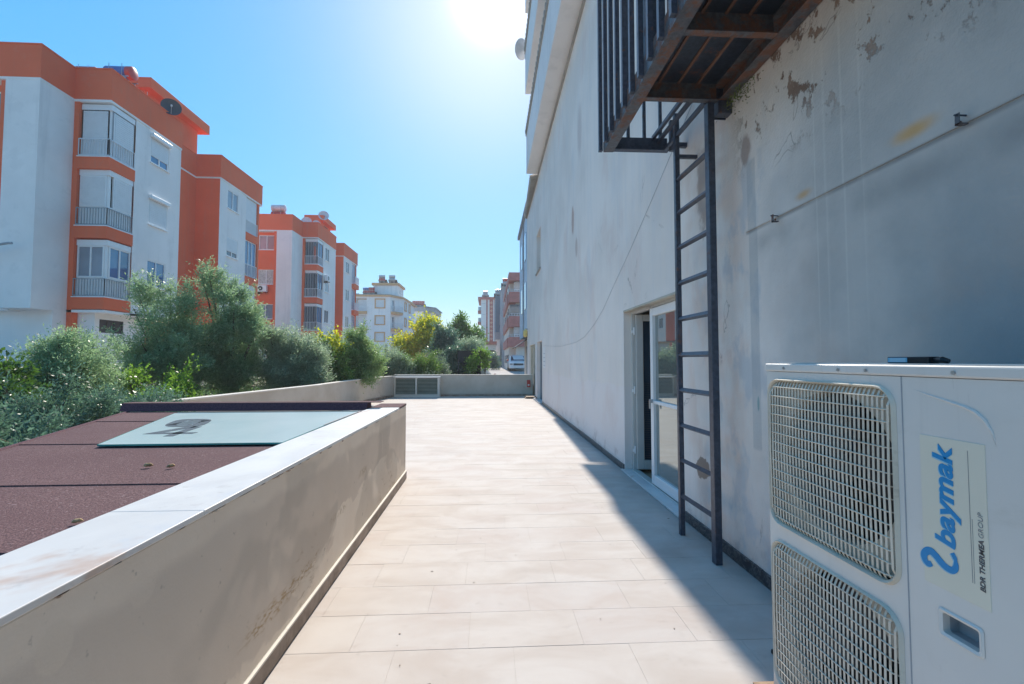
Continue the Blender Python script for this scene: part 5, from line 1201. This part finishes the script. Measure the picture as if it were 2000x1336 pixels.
# rubble mound and kerb stones
mb = MB(); rnd = random.Random(4)
def mound(name, x, y, z, r, h, mt, label, cat):
    mb = MB(); N_, K = 14, 5; v = []
    for i in range(K):
        t = i/(K-1); rr = r*(1-t)**.8
        for k in range(N_): v.append((x + math.cos(2*PI*k/N_)*rr*rnd.uniform(.85,1.15), y + math.sin(2*PI*k/N_)*rr*rnd.uniform(.85,1.15), z + h*t*rnd.uniform(.9,1.05)))
    mb.add(v, [(i*N_+k, i*N_+(k+1)%N_, (i+1)*N_+(k+1)%N_, (i+1)*N_+k) for i in range(K-1) for k in range(N_)]); tag(mb.build(name, mt), label, cat)
mound('sand_heap', -.35, 34, .44, .55, .62, M['concrete'], 'small grey sand heap beside the dark shelter beyond the end wall', 'sand heap')
mound('rubble_heap', .35, 26, .44, .33, .32, M['roof_red'], 'reddish brown rubble heap just beyond the end wall', 'rubble')
# dark netted shelter
sh = thing('netted_shelter', 'dark netted shelter behind the end wall under the trees', 'shelter', (-1.0, 24.5, .42))
for x in (-1.62, -.48):
    for y in (24, 25.6): mb = MB(); mb.box(x - .03, x + .03, y - .03, y + .03, .4, 1.98); part('post', mb, M['dark_metal'], sh)
mb = MB(); mb.box(-1.68, -.42, 23.95, 25.7, 1.98, 2.02); part('roof_net', mb, M['dark'], sh); mb = MB(); mb.box(-1.66, -.45, 25.64, 25.66, .4, 1.97); part('back_net', mb, M['dark'], sh)
mb = MB(); mb.add([(-1.64,23.96,1.975),(-1.64,23.96,1.45),(-1.3,23.96,1.3),(-1.0,23.96,1.5),(-.5,23.96,1.6),(-.5,23.96,1.975)], [(0,1,2,3,4,5)]); mb.box(-.50,-.47,23.97,25.6,.5,1.97); part('front_net', mb, M['dark'], sh)
for k in range(5):
    mb = MB(); a = rnd.uniform(0, 3); x, z = -.95 + rnd.uniform(-.25,.35), .7 + k*.14; mb.bar((x, 24.3, z), (x + .3*math.cos(a), 24.35, z + .12*math.sin(a)), .05, .05); part('stored_pipe', mb, M['dish_white'], sh)

# ------------------------------------------------------------------ white pickup facing the camera
cx, cy, cz = 2.83, 43.2, .455
car = thing('parked_car', 'white car parked facing us beyond the end wall', 'car', (cx, cy, cz))
def lathe_body(sections):
    mb = MB(); n = None; v = []
    for (y, pts) in sections:
        full = [(cx + x, y, cz + z) for x, z in pts] + [(cx - x, y, cz + z) for x, z in reversed(pts)]; n = len(full); v += full
    f = []
    for i in range(len(sections) - 1): f += [(i*n+k, i*n+(k+1)%n, (i+1)*n+(k+1)%n, (i+1)*n+k) for k in range(n)]
    f += [tuple(range(n-1, -1, -1)), tuple((len(sections)-1)*n + k for k in range(n))]
    return mb.add(v, f)
body = lathe_body([(cy, [(.55,.28),(.78,.3),(.84,.5),(.8,.78),(.5,.84)]), (cy+.25, [(.7,.22),(.88,.28),(.91,.55),(.87,.88),(.5,.95)]), (cy+1.2, [(.7,.22),(.9,.28),(.93,.6),(.89,.98),(.5,1.06)]), (cy+4.0, [(.7,.22),(.9,.28),(.93,.6),(.9,1.0),(.5,1.04)]), (cy+4.3, [(.6,.28),(.82,.32),(.88,.6),(.84,.95),(.5,1.0)])])
part('body', body, M['car_white'], car, bevel=.03, smooth=True)
cab = lathe_body([(cy+1.05, [(.5,.98),(.80,.98),(.80,.99),(.78,1.0),(.4,1.0)]), (cy+1.7, [(.5,.98),(.84,.98),(.76,1.35),(.66,1.5),(.4,1.54)]), (cy+2.8, [(.5,.98),(.84,.98),(.76,1.4),(.66,1.53),(.4,1.57)]), (cy+3.3, [(.5,.98),(.84,.98),(.8,1.05),(.7,1.1),(.4,1.12)])])
part('cab', cab, M['car_white'], car, smooth=True)
mb = MB(); mb.add([(cx-.70,cy+1.08,cz+1.03),(cx+.70,cy+1.08,cz+1.03),(cx+.62,cy+1.66,cz+1.49),(cx-.62,cy+1.66,cz+1.49)], [(0,1,2,3)]); part('windscreen', mb, M['glass'], car)
for s_ in (-1, 1):
    mb = MB(); mb.box(cx + s_*.55, cx + s_*.82, cy - .03, cy + .04, cz + .6, cz + .76); part('headlight', mb, M['glass_pale'], car, bevel=.02)
    mb = MB(); mb.box(cx + s_*.9, cx + s_*1.06, cy + 1.25, cy + 1.33, cz + .98, cz + 1.16); part('wing_mirror', mb, M['red_tank'] if s_ < 0 else M['car_white'], car, bevel=.02)
    for yy in (cy + .75, cy + 3.4):
        mb = MB(); mb.tube([(cx + s_*.70, yy, cz + .33), (cx + s_*.92, yy, cz + .33)], .33, 18); w_ = part('wheel', mb, M['tyre'], car)
mb = MB(); mb.box(cx - .48, cx + .48, cy - .035, cy + .02, cz + .58, cz + .76); part('radiator_grille', mb, M['dark_metal'], car, bevel=.01)
mb = MB(); mb.box(cx - .82, cx + .82, cy - .09, cy + .05, cz + .3, cz + .5); part('bumper', mb, M['car_white'], car, bevel=.04)
mb = MB(); mb.box(cx - .26, cx + .26, cy - .097, cy - .091, cz + .36, cz + .47); part('number_plate', mb, M['white_pvc'], car)

# ------------------------------------------------------------------ trees and shrubs
def leaf_mat(name, cols, rough=.5, trans=.35, tf=(1.6, 2.0, .9)):
    m = Mt(name); r = m.island
    n = m.nt.nodes.new('ShaderNodeValToRGB'); m.nt.links.new(r.k, n.inputs[0]); cr = n.color_ramp
    while len(cr.elements) < len(cols): cr.elements.new(.5)
    for i, (e, c) in enumerate(zip(cr.elements, cols)): e.position = i / (len(cols) - 1); e.color = (*c, 1)
    cl = m.noise(1.3, 3); c = m.mix(cl.ss(.35, .65) * .5, S(m.nt, n.outputs[0]), m.mix(.5, S(m.nt, n.outputs[0]), cols[-1]))
    m.color(c); m.setv('Roughness', rough); m.setv('Specular IOR Level', .45)
    tr = m.nt.nodes.new('ShaderNodeBsdfTranslucent'); mx = m.nt.nodes.new('ShaderNodeMixShader'); mx.inputs[0].default_value = trans
    m.nt.links.new(m.mix(.5, c, tuple(min(1, a * b) for a, b in zip(cols[-1], tf))).k, tr.inputs[0])
    m.nt.links.new(m.b.outputs[0], mx.inputs[1]); m.nt.links.new(tr.outputs[0], mx.inputs[2]); m.nt.links.new(mx.outputs[0], m.nt.nodes['Material Output'].inputs[0])
    return m.mat
LM = {
 'sage': leaf_mat('sage_olive_leaves', [(.06,.12,.045), (.13,.22,.08), (.22,.32,.13), (.42,.50,.28)], .4, .5, (1.25, 1.6, 1.0)),
 'deep': leaf_mat('deep_green_leaves', [(.02,.05,.02), (.035,.085,.025), (.06,.13,.035), (.12,.21,.05)], .45, .3),
 'olive': leaf_mat('olive_leaves', [(.045,.10,.052), (.125,.21,.11), (.23,.335,.19), (.46,.55,.36)], .35, .52, (1.15, 1.5, 1.15)),
 'silver': leaf_mat('silver_olive_leaves', [(.08,.13,.085), (.17,.23,.15), (.27,.34,.24), (.50,.56,.46)], .35, .48, (1.2, 1.5, 1.1)),
 'darkolive': leaf_mat('dark_olive_leaves', [(.025,.06,.042), (.055,.11,.075), (.10,.175,.125), (.22,.33,.26)], .35, .35, (1.2, 1.6, 1.2)),
 'bright': leaf_mat('bright_leaves', [(.04,.10,.015), (.08,.19,.03), (.14,.29,.045), (.27,.40,.08)], .4, .45),
 'green': leaf_mat('green_leaves', [(.04,.09,.025), (.07,.15,.035), (.12,.22,.06), (.2,.3,.09)], .45, .4),
 'yellow': leaf_mat('yellow_leaves', [(.24,.27,.02), (.45,.42,.03), (.62,.52,.04), (.72,.46,.04)], .5, .55),
 'yellowgreen': leaf_mat('yellow_green_leaves', [(.13,.21,.02), (.3,.38,.035), (.46,.50,.05), (.62,.54,.05)], .5, .55),
 'grey': leaf_mat('grey_green_leaves', [(.08,.12,.1), (.14,.19,.16), (.2,.26,.22), (.3,.36,.32)], .5, .3),
 'dry': leaf_mat('dry_leaves', [(.2,.1,.06), (.32,.17,.1), (.42,.24,.14), (.5,.33,.22)], .6, .3),
}
def make_leaves(rng, centers, radii, n, L, Wd, up=.5, dens=None):
    """n leaves on short twigs scattered in clumps; returns vertex array (4n,3)"""
    k = len(centers); C = np.array(centers); R = np.array(radii)
    w = R**2 / (R**2).sum(); tw = n // 7
    idx = rng.choice(k, tw, p=w)
    d = rng.normal(size=(tw, 3)); d /= np.linalg.norm(d, axis=1)[:, None]
    rad = R[idx] * rng.random(tw) ** .42
    base = C[idx] + d * rad[:, None] * np.array([1, 1, .9])
    tdir = d * .7 + np.array([0, 0, up]) + rng.normal(size=(tw, 3)) * .45; tdir /= np.linalg.norm(tdir, axis=1)[:, None]
    tl = L * rng.uniform(1.6, 4.2, tw)
    j = np.tile(np.arange(7) / 6.0, (tw, 1)); pos = base[:, None, :] + tdir[:, None, :] * (j * tl[:, None])[:, :, None]
    ld = tdir[:, None, :] * .75 + rng.normal(size=(tw, 7, 3)) * .62; ld /= np.linalg.norm(ld, axis=2)[:, :, None]
    pos = pos.reshape(-1, 3); ld = ld.reshape(-1, 3); m = len(pos)
    sdv = np.cross(ld, rng.normal(size=(m, 3))); sdv /= np.linalg.norm(sdv, axis=1)[:, None]
    ll = (L * rng.uniform(.65, 1.25, m))[:, None]; wd = ll * Wd / L
    V = np.stack([pos, pos + ld * ll * .5 + sdv * wd * .5, pos + ld * ll, pos + ld * ll * .5 - sdv * wd * .5], 1).reshape(-1, 3)
    return V
def mesh_from_quads(name, V, mat, loc):
    n = len(V) // 4; me = bpy.data.meshes.new(name); me.vertices.add(4*n); me.vertices.foreach_set('co', (V - np.array(loc)).astype(np.float32).ravel())
    me.loops.add(4*n); me.loops.foreach_set('vertex_index', np.arange(4*n, dtype=np.int32)); me.polygons.add(n)
    me.polygons.foreach_set('loop_start', np.arange(0, 4*n, 4, dtype=np.int32)); me.polygons.foreach_set('loop_total', np.full(n, 4, dtype=np.int32))
    me.materials.append(mat); me.update(); me.validate(); o = bpy.data.objects.new(name, me); COL.objects.link(o); return o
def plant(name, label, cat, loc, lobes, n, L, Wd, mat, seed, group=None, clump=.28, nclump=None, up=.5, trunk=.06, sprigs=0, stretch=1.0):
    """lobes: list of (cx,cy,cz,rx,ry,rz) ellipsoids in world space"""
    rng = np.random.default_rng(seed); t = thing(name, label, cat, loc, group)
    vol = np.array([l[3]*l[4]*l[5] for l in lobes]) ** (2/3); vol /= vol.sum(); nc = nclump or 46
    cs, rs = [], []
    for i, l in enumerate(lobes):
        k = max(4, int(nc * vol[i])); d = rng.normal(size=(k, 3)); d /= np.linalg.norm(d, axis=1)[:, None]
        q = rng.random(k) ** .45 * rng.uniform(.72, 1.04, k)
        for a in range(k):
            cs.append((l[0] + d[a,0]*q[a]*l[3], l[1] + d[a,1]*q[a]*l[4], l[2] + d[a,2]*q[a]*l[5])); rs.append(clump * rng.uniform(.55, 1.25) * (min(l[3:6]) ** .5))
    # long sprigs that break the outline
    for a in range(sprigs):
        l = lobes[rng.integers(len(lobes))]; an = rng.uniform(0, 2*PI); el = rng.uniform(.5, 1.45)
        b = np.array([l[0] + math.cos(an)*math.cos(el)*l[3], l[1] + math.sin(an)*math.cos(el)*l[4], l[2] + math.sin(el)*l[5]]); dd = np.array([math.cos(an)*.35, math.sin(an)*.35, 1]); ln = rng.uniform(.15, .5) * stretch
        for q in np.linspace(0, 1, 5): cs.append(tuple(b + dd * ln * q)); rs.append(.085 * (1.2 - q * .7) * stretch)
    V = make_leaves(rng, cs, rs, n, L, Wd, up)
    o = mesh_from_quads('crown', V, mat, loc); o.parent = t
    # trunk and limbs to the clumps
    mb = MB(); l0 = Vector(loc); top = Vector(lobes[0][:3]); h = top - l0
    k1 = l0 + h * .45 + Vector((rng.normal()*.06, rng.normal()*.06, 0)); mb.tube([l0 - Vector((0,0,.1)), l0 + (k1-l0)*.5 + Vector((.03,.02,0)), k1], [trunk*1.25, trunk, trunk*.8], 8)
    for q in range(min(len(cs), 16)):
        c = Vector(cs[rng.integers(len(cs))]); md = k1.lerp(c, .5) + Vector((0, 0, -.08)); mb.tube([k1, md, c], [trunk*.55, trunk*.32, trunk*.1], 5, False)
    tr = mb.build('trunk', M['bark'], t, loc); tr.parent = t
    return t
G1 = 'olive trees in the garden'; G2 = 'shrubs along the garden wall'; G3 = 'trees beyond the end wall'
plant('olive_bush', 'dense round olive bush with pale tips, leftmost behind the felt roof', 'olive tree', (-7.8, 8.9, .1), [(-7.8, 8.9, 1.0, .98, .8, .82), (-7.65, 8.8, 1.52, .72, .5, .34), (-8.05, 8.8, 1.38, .5, .5, .4), (-7.6, 8.7, .5, .9, .7, .4)], 81200, .062, 0.0167, LM['olive'], 1, G1, .26, 90, .6, .07, 14, .5)
plant('fig_bush', 'dark broad leaved shrub at the left edge beside the olive bush', 'shrub', (-7.6, 7.2, .1), [(-7.75, 7.3, .95, .62, .5, .45), (-6.9, 6.9, .6, .8, .5, .42), (-7.4, 6.9, .35, .9, .5, .4)], 21750, .075, 0.045, LM['deep'], 2, G2, .26, 50, .3, .04, 4)
plant('olive_bush', 'low dark olive growth hugging the diagonal edge of the felt roof', 'shrub', (-5.9, 6.6, .1), [(-5.9, 6.5, .55, .75, .5, .42), (-5.5, 5.6, .42, .6, .6, .36), (-5.1, 7.0, .55, .55, .5, .42), (-4.95, 4.6, .3, .6, .6, .32), (-6.3, 7.4, .55, .6, .5, .42)], 60900, .055, 0.0184, LM['darkolive'], 3, G2, .25, 90, .4, .04, 4)
plant('olive_tree', 'two peaked olive tree before the orange recess of the near block', 'olive tree', (-8.3, 12.2, .1), [(-8.35, 12.2, 1.7, .95, .9, .85), (-8.75, 12.1, 2.95, .42, .4, .35), (-8.1, 12.2, 2.7, .42, .45, .62), (-8.85, 11.8, 1.5, .6, .5, .75), (-7.7, 12, 1.2, .7, .6, .8)], 69600, .072, 0.0207, LM['olive'], 4, G1, .25, 90, .6, .08, 18, 1.0)
plant('olive_tree', 'taller pale olive tree in the middle of the garden row', 'olive tree', (-7.35, 13.2, .1), [(-7.3, 13.2, 1.7, .95, .9, 1.1), (-7.75, 13.2, 3.2, .42, .4, .6), (-7.2, 13.1, 2.7, .65, .5, .55), (-6.8, 13, 2.3, .5, .5, .6), (-7.4, 12.9, 1.0, .8, .6, .7)], 75400, .075, 0.0218, LM['olive'], 5, G1, .25, 95, .6, .09, 20, 1.0)
plant('citrus_shrub', 'bright lime green shrub at the left end of the garden wall', 'shrub', (-6.75, 9.6, .1), [(-7.3, 9.6, .85, .22, .3, .32), (-7.1, 9.5, .6, .3, .3, .3), (-6.7, 9.7, .7, .26, .3, .28)], 5200, .06, .036, LM['bright'], 6, G2, .22, 30, .5, .03, 4, .7)
plant('citrus_shrub', 'lime green shrub under the two peaked olive tree', 'shrub', (-5.9, 10.3, .1), [(-6.75, 10.3, .8, .42, .3, .36)], 3000, .065, .04, LM['bright'], 7, G2, .2, 26, .5, .03, 3, .7)
plant('olive_bush', 'broad silvery olive bush left of the yellowish shrub', 'olive tree', (-6.2, 14, .1), [(-6.2, 14, 1.35, .95, .8, .75), (-5.5, 14, 1.3, .7, .7, .75), (-6.5, 13.8, 1.8, .5, .5, .45), (-5.9, 13.7, .8, 1.2, .6, .6)], 75400, .068, 0.0207, LM['silver'], 8, G1, .26, 95, .55, .07, 18, .9)
plant('silver_shrub', 'small silvery shrub in front of the second orange block', 'shrub', (-6.0, 18, .1), [(-6.1, 18, 1.6, .7, .6, .7), (-5.6, 18, 1.5, .5, .5, .55)], 21750, .08, 0.0230, LM['silver'], 18, G2, .25, 50, .55, .05, 9, .9)
plant('yellowish_shrub', 'shrub with yellowish broad leaves over the garden wall', 'shrub', (-5.1, 15, .1), [(-5.35, 15, 1.5, .42, .4, .4), (-5.0, 15, 1.0, .5, .4, .6), (-5.3, 14.8, .8, .5, .4, .5)], 9000, .085, .055, LM['green'], 9, G2, .25, 40, .5, .04, 6)
plant('fig_sprig', 'yellow topped young shoots above the garden wall', 'shrub', (-5.3, 15.4, .1), [(-5.35, 15.4, 1.85, .45, .3, .2)], 900, .1, .065, LM['yellowgreen'], 10, G2, .2, 12, .6, .02, 3)
plant('olive_tree', 'olive tree with a branch hanging over the corner of the garden wall', 'olive tree', (-4.75, 16.4, .1), [(-4.75, 16.4, 1.5, .72, .7, .8), (-4.65, 16.3, 2.1, .42, .4, .3), (-4.2, 16.2, 1.15, .45, .5, .5), (-4.15, 15.7, .72, .16, .2, .26), (-4.9, 16.1, .9, .7, .5, .5)], 60900, .07, 0.0253, LM['sage'], 11, G1, .26, 80, .5, .07, 14, 1.0)
plant('olive_bush', 'grey green bush beside the hanging branch, above the wall corner', 'shrub', (-4.9, 20.5, .42), [(-4.6, 20.5, 1.2, .75, .6, .62), (-4.0, 20.8, .95, .6, .6, .5)], 31900, .085, 0.0276, LM['silver'], 12, G2, .26, 60, .5, .05, 8)
plant('grass_clump', 'reedy green shrub above the louvred vent', 'shrub', (-3.5, 21, .42), [(-3.6, 21, .98, .7, .5, .4), (-2.8, 21.2, .98, .5, .5, .4)], 21750, .09, 0.0230, LM['green'], 13, G2, .24, 50, .9, .04, 8)
plant('grey_bush', 'silvery blue bush beyond the end wall', 'shrub', (-2.7, 22.5, .42), [(-2.75, 22.5, 1.0, .62, .5, .5), (-2.4, 22.3, .8, .5, .5, .4)], 16000, .085, .024, LM['grey'], 14, G2, .25, 50, .6, .04, 8)
plant('dry_shrub', 'dry orange brown shrub beyond the louvred vent', 'shrub', (-3.4, 22.0, .42), [(-3.55, 21.9, 1.2, .35, .3, .38), (-3.1, 21.6, 1.05, .16, .2, .36), (-3.3, 21.8, .8, .3, .3, .3)], 2600, .08, .03, LM['dry'], 15, G2, .2, 22, .6, .02, 5)
plant('yellow_tree', 'yellow leaved tree behind the louvred vent', 'tree', (-5.0, 32, .42), [(-4.5, 32, 3.2, 1.1, 1, .85), (-5.7, 32, 2.35, 1.1, 1, .75), (-4.9, 31.7, 1.9, 1.4, 1, .8), (-3.9, 32, 3.6, .7, .7, .55)], 18000, .17, .11, LM['yellowgreen'], 16, G3, .36, 80, .4, .1, 10, 1.2)
plant('yellow_tree', 'golden leaved tree in the middle of the yellowish clump', 'tree', (-4.4, 31, .42), [(-4.3, 31, 2.7, .8, .7, .5), (-4.9, 30.8, 2.3, .6, .6, .5)], 7000, .16, .10, LM['yellow'], 26, G3, .33, 45, .4, .07, 5, 1.0)
plant('dark_olive_tree', 'dark blue green olive tree right of the yellow tree', 'tree', (-2.9, 29, .42), [(-3.0, 29, 1.9, 1.1, .9, .8), (-2.75, 29, 2.8, .65, .6, .75), (-2.3, 28.8, 1.4, .8, .7, .8)], 49300, .12, 0.0403, LM['darkolive'], 17, G3, .32, 90, .5, .09, 12, 1.2)
plant('green_tree', 'fresh green tree against the sky left of the tower', 'tree', (-1.9, 35, .42), [(-2.1, 35, 3.3, .85, .8, .65), (-1.3, 35, 2.9, .8, .8, .6), (-2.4, 35, 4.0, .35, .4, .5), (-1.8, 34.7, 2.1, 1.1, .8, .7)], 23200, .16, 0.0978, LM['green'], 19, G3, .34, 75, .5, .09, 12, 1.3)
plant('olive_tree', 'round grey green olive beside the low white building', 'tree', (-1.5, 31, .42), [(-1.2, 31, 2.15, .95, .8, .55), (-1.9, 31, 1.9, .7, .7, .6)], 29000, .12, 0.0403, LM['silver'], 20, G3, .32, 70, .5, .08, 8)
plant('green_shrub', 'green shrub growing in front of the dark netted shelter', 'shrub', (-.95, 23.6, .42), [(-.85, 23.6, 1.4, .32, .25, .25), (-.9, 23.6, 1.0, .2, .2, .3)], 2600, .08, .045, LM['bright'], 21, G2, .24, 20, .5, .02, 3)
plant('dark_bush', 'dark bush at the left side of the netted shelter', 'shrub', (-1.8, 25, .42), [(-1.9, 25, 1.3, .55, .4, .7), (-1.7, 24.7, .8, .5, .4, .4)], 17400, .09, 0.0403, LM['darkolive'], 22, G2, .28, 40, .5, .05, 5)
plant('climbing_plant', 'narrow yellow green climber at the right of the shelter', 'shrub', (-.3, 25, .42), [(-.28, 25, 1.3, .2, .2, .5)], 1900, .085, .055, LM['bright'], 23, G2, .22, 16, .5, .02, 4)
plant('fence_bush', 'small dark bush before the blue grey fence', 'shrub', (.3, 50, .42), [(.4, 50, 1.2, .6, .5, .75)], 3500, .16, .07, LM['darkolive'], 24, G2, .35, 20, .5, .04, 4)
# low ground cover in the garden
rng = np.random.default_rng(99); n = 9000; P_ = np.stack([rng.uniform(-14, -5.4, n), rng.uniform(4, 34, n), rng.uniform(.08, .3, n)], 1)
V = make_leaves(rng, [tuple(p) for p in P_[:1500]], [.22] * 1500, 60000, .09, .03, .9)
tag(mesh_from_quads('ground_cover', V, LM['green'], (0,0,0)), 'low weeds covering the garden soil under the olive trees', 'weeds', kind='stuff')
n = 260; P_ = np.stack([rng.uniform(-5.8, -2.3, n), rng.uniform(19.8, 30, n), rng.uniform(.45, .75, n)], 1)
V = make_leaves(rng, [tuple(p) for p in P_], [.25] * n, 22000, .09, .025, .9)
tag(mesh_from_quads('weeds', V, LM['silver'], (0,0,0)), 'rough weeds growing beyond the end wall', 'weeds', kind='stuff')
# power lines frame on the low roof

# ------------------------------------------------------------------ summer haze
hz_m = bpy.data.materials.new('haze'); hz_m.use_nodes = True; nt = hz_m.node_tree; nt.nodes.clear()
pv = nt.nodes.new('ShaderNodeVolumePrincipled'); pv.inputs['Color'].default_value = (.85, .92, 1, 1); pv.inputs['Density'].default_value = .0012; pv.inputs['Anisotropy'].default_value = .3
ou = nt.nodes.new('ShaderNodeOutputMaterial'); nt.links.new(pv.outputs[0], ou.inputs['Volume'])
mb = MB(); mb.box(-1000, 1000, -450, 2600, -1.5, 21); tag(mb.build('haze', hz_m), kind='stuff')
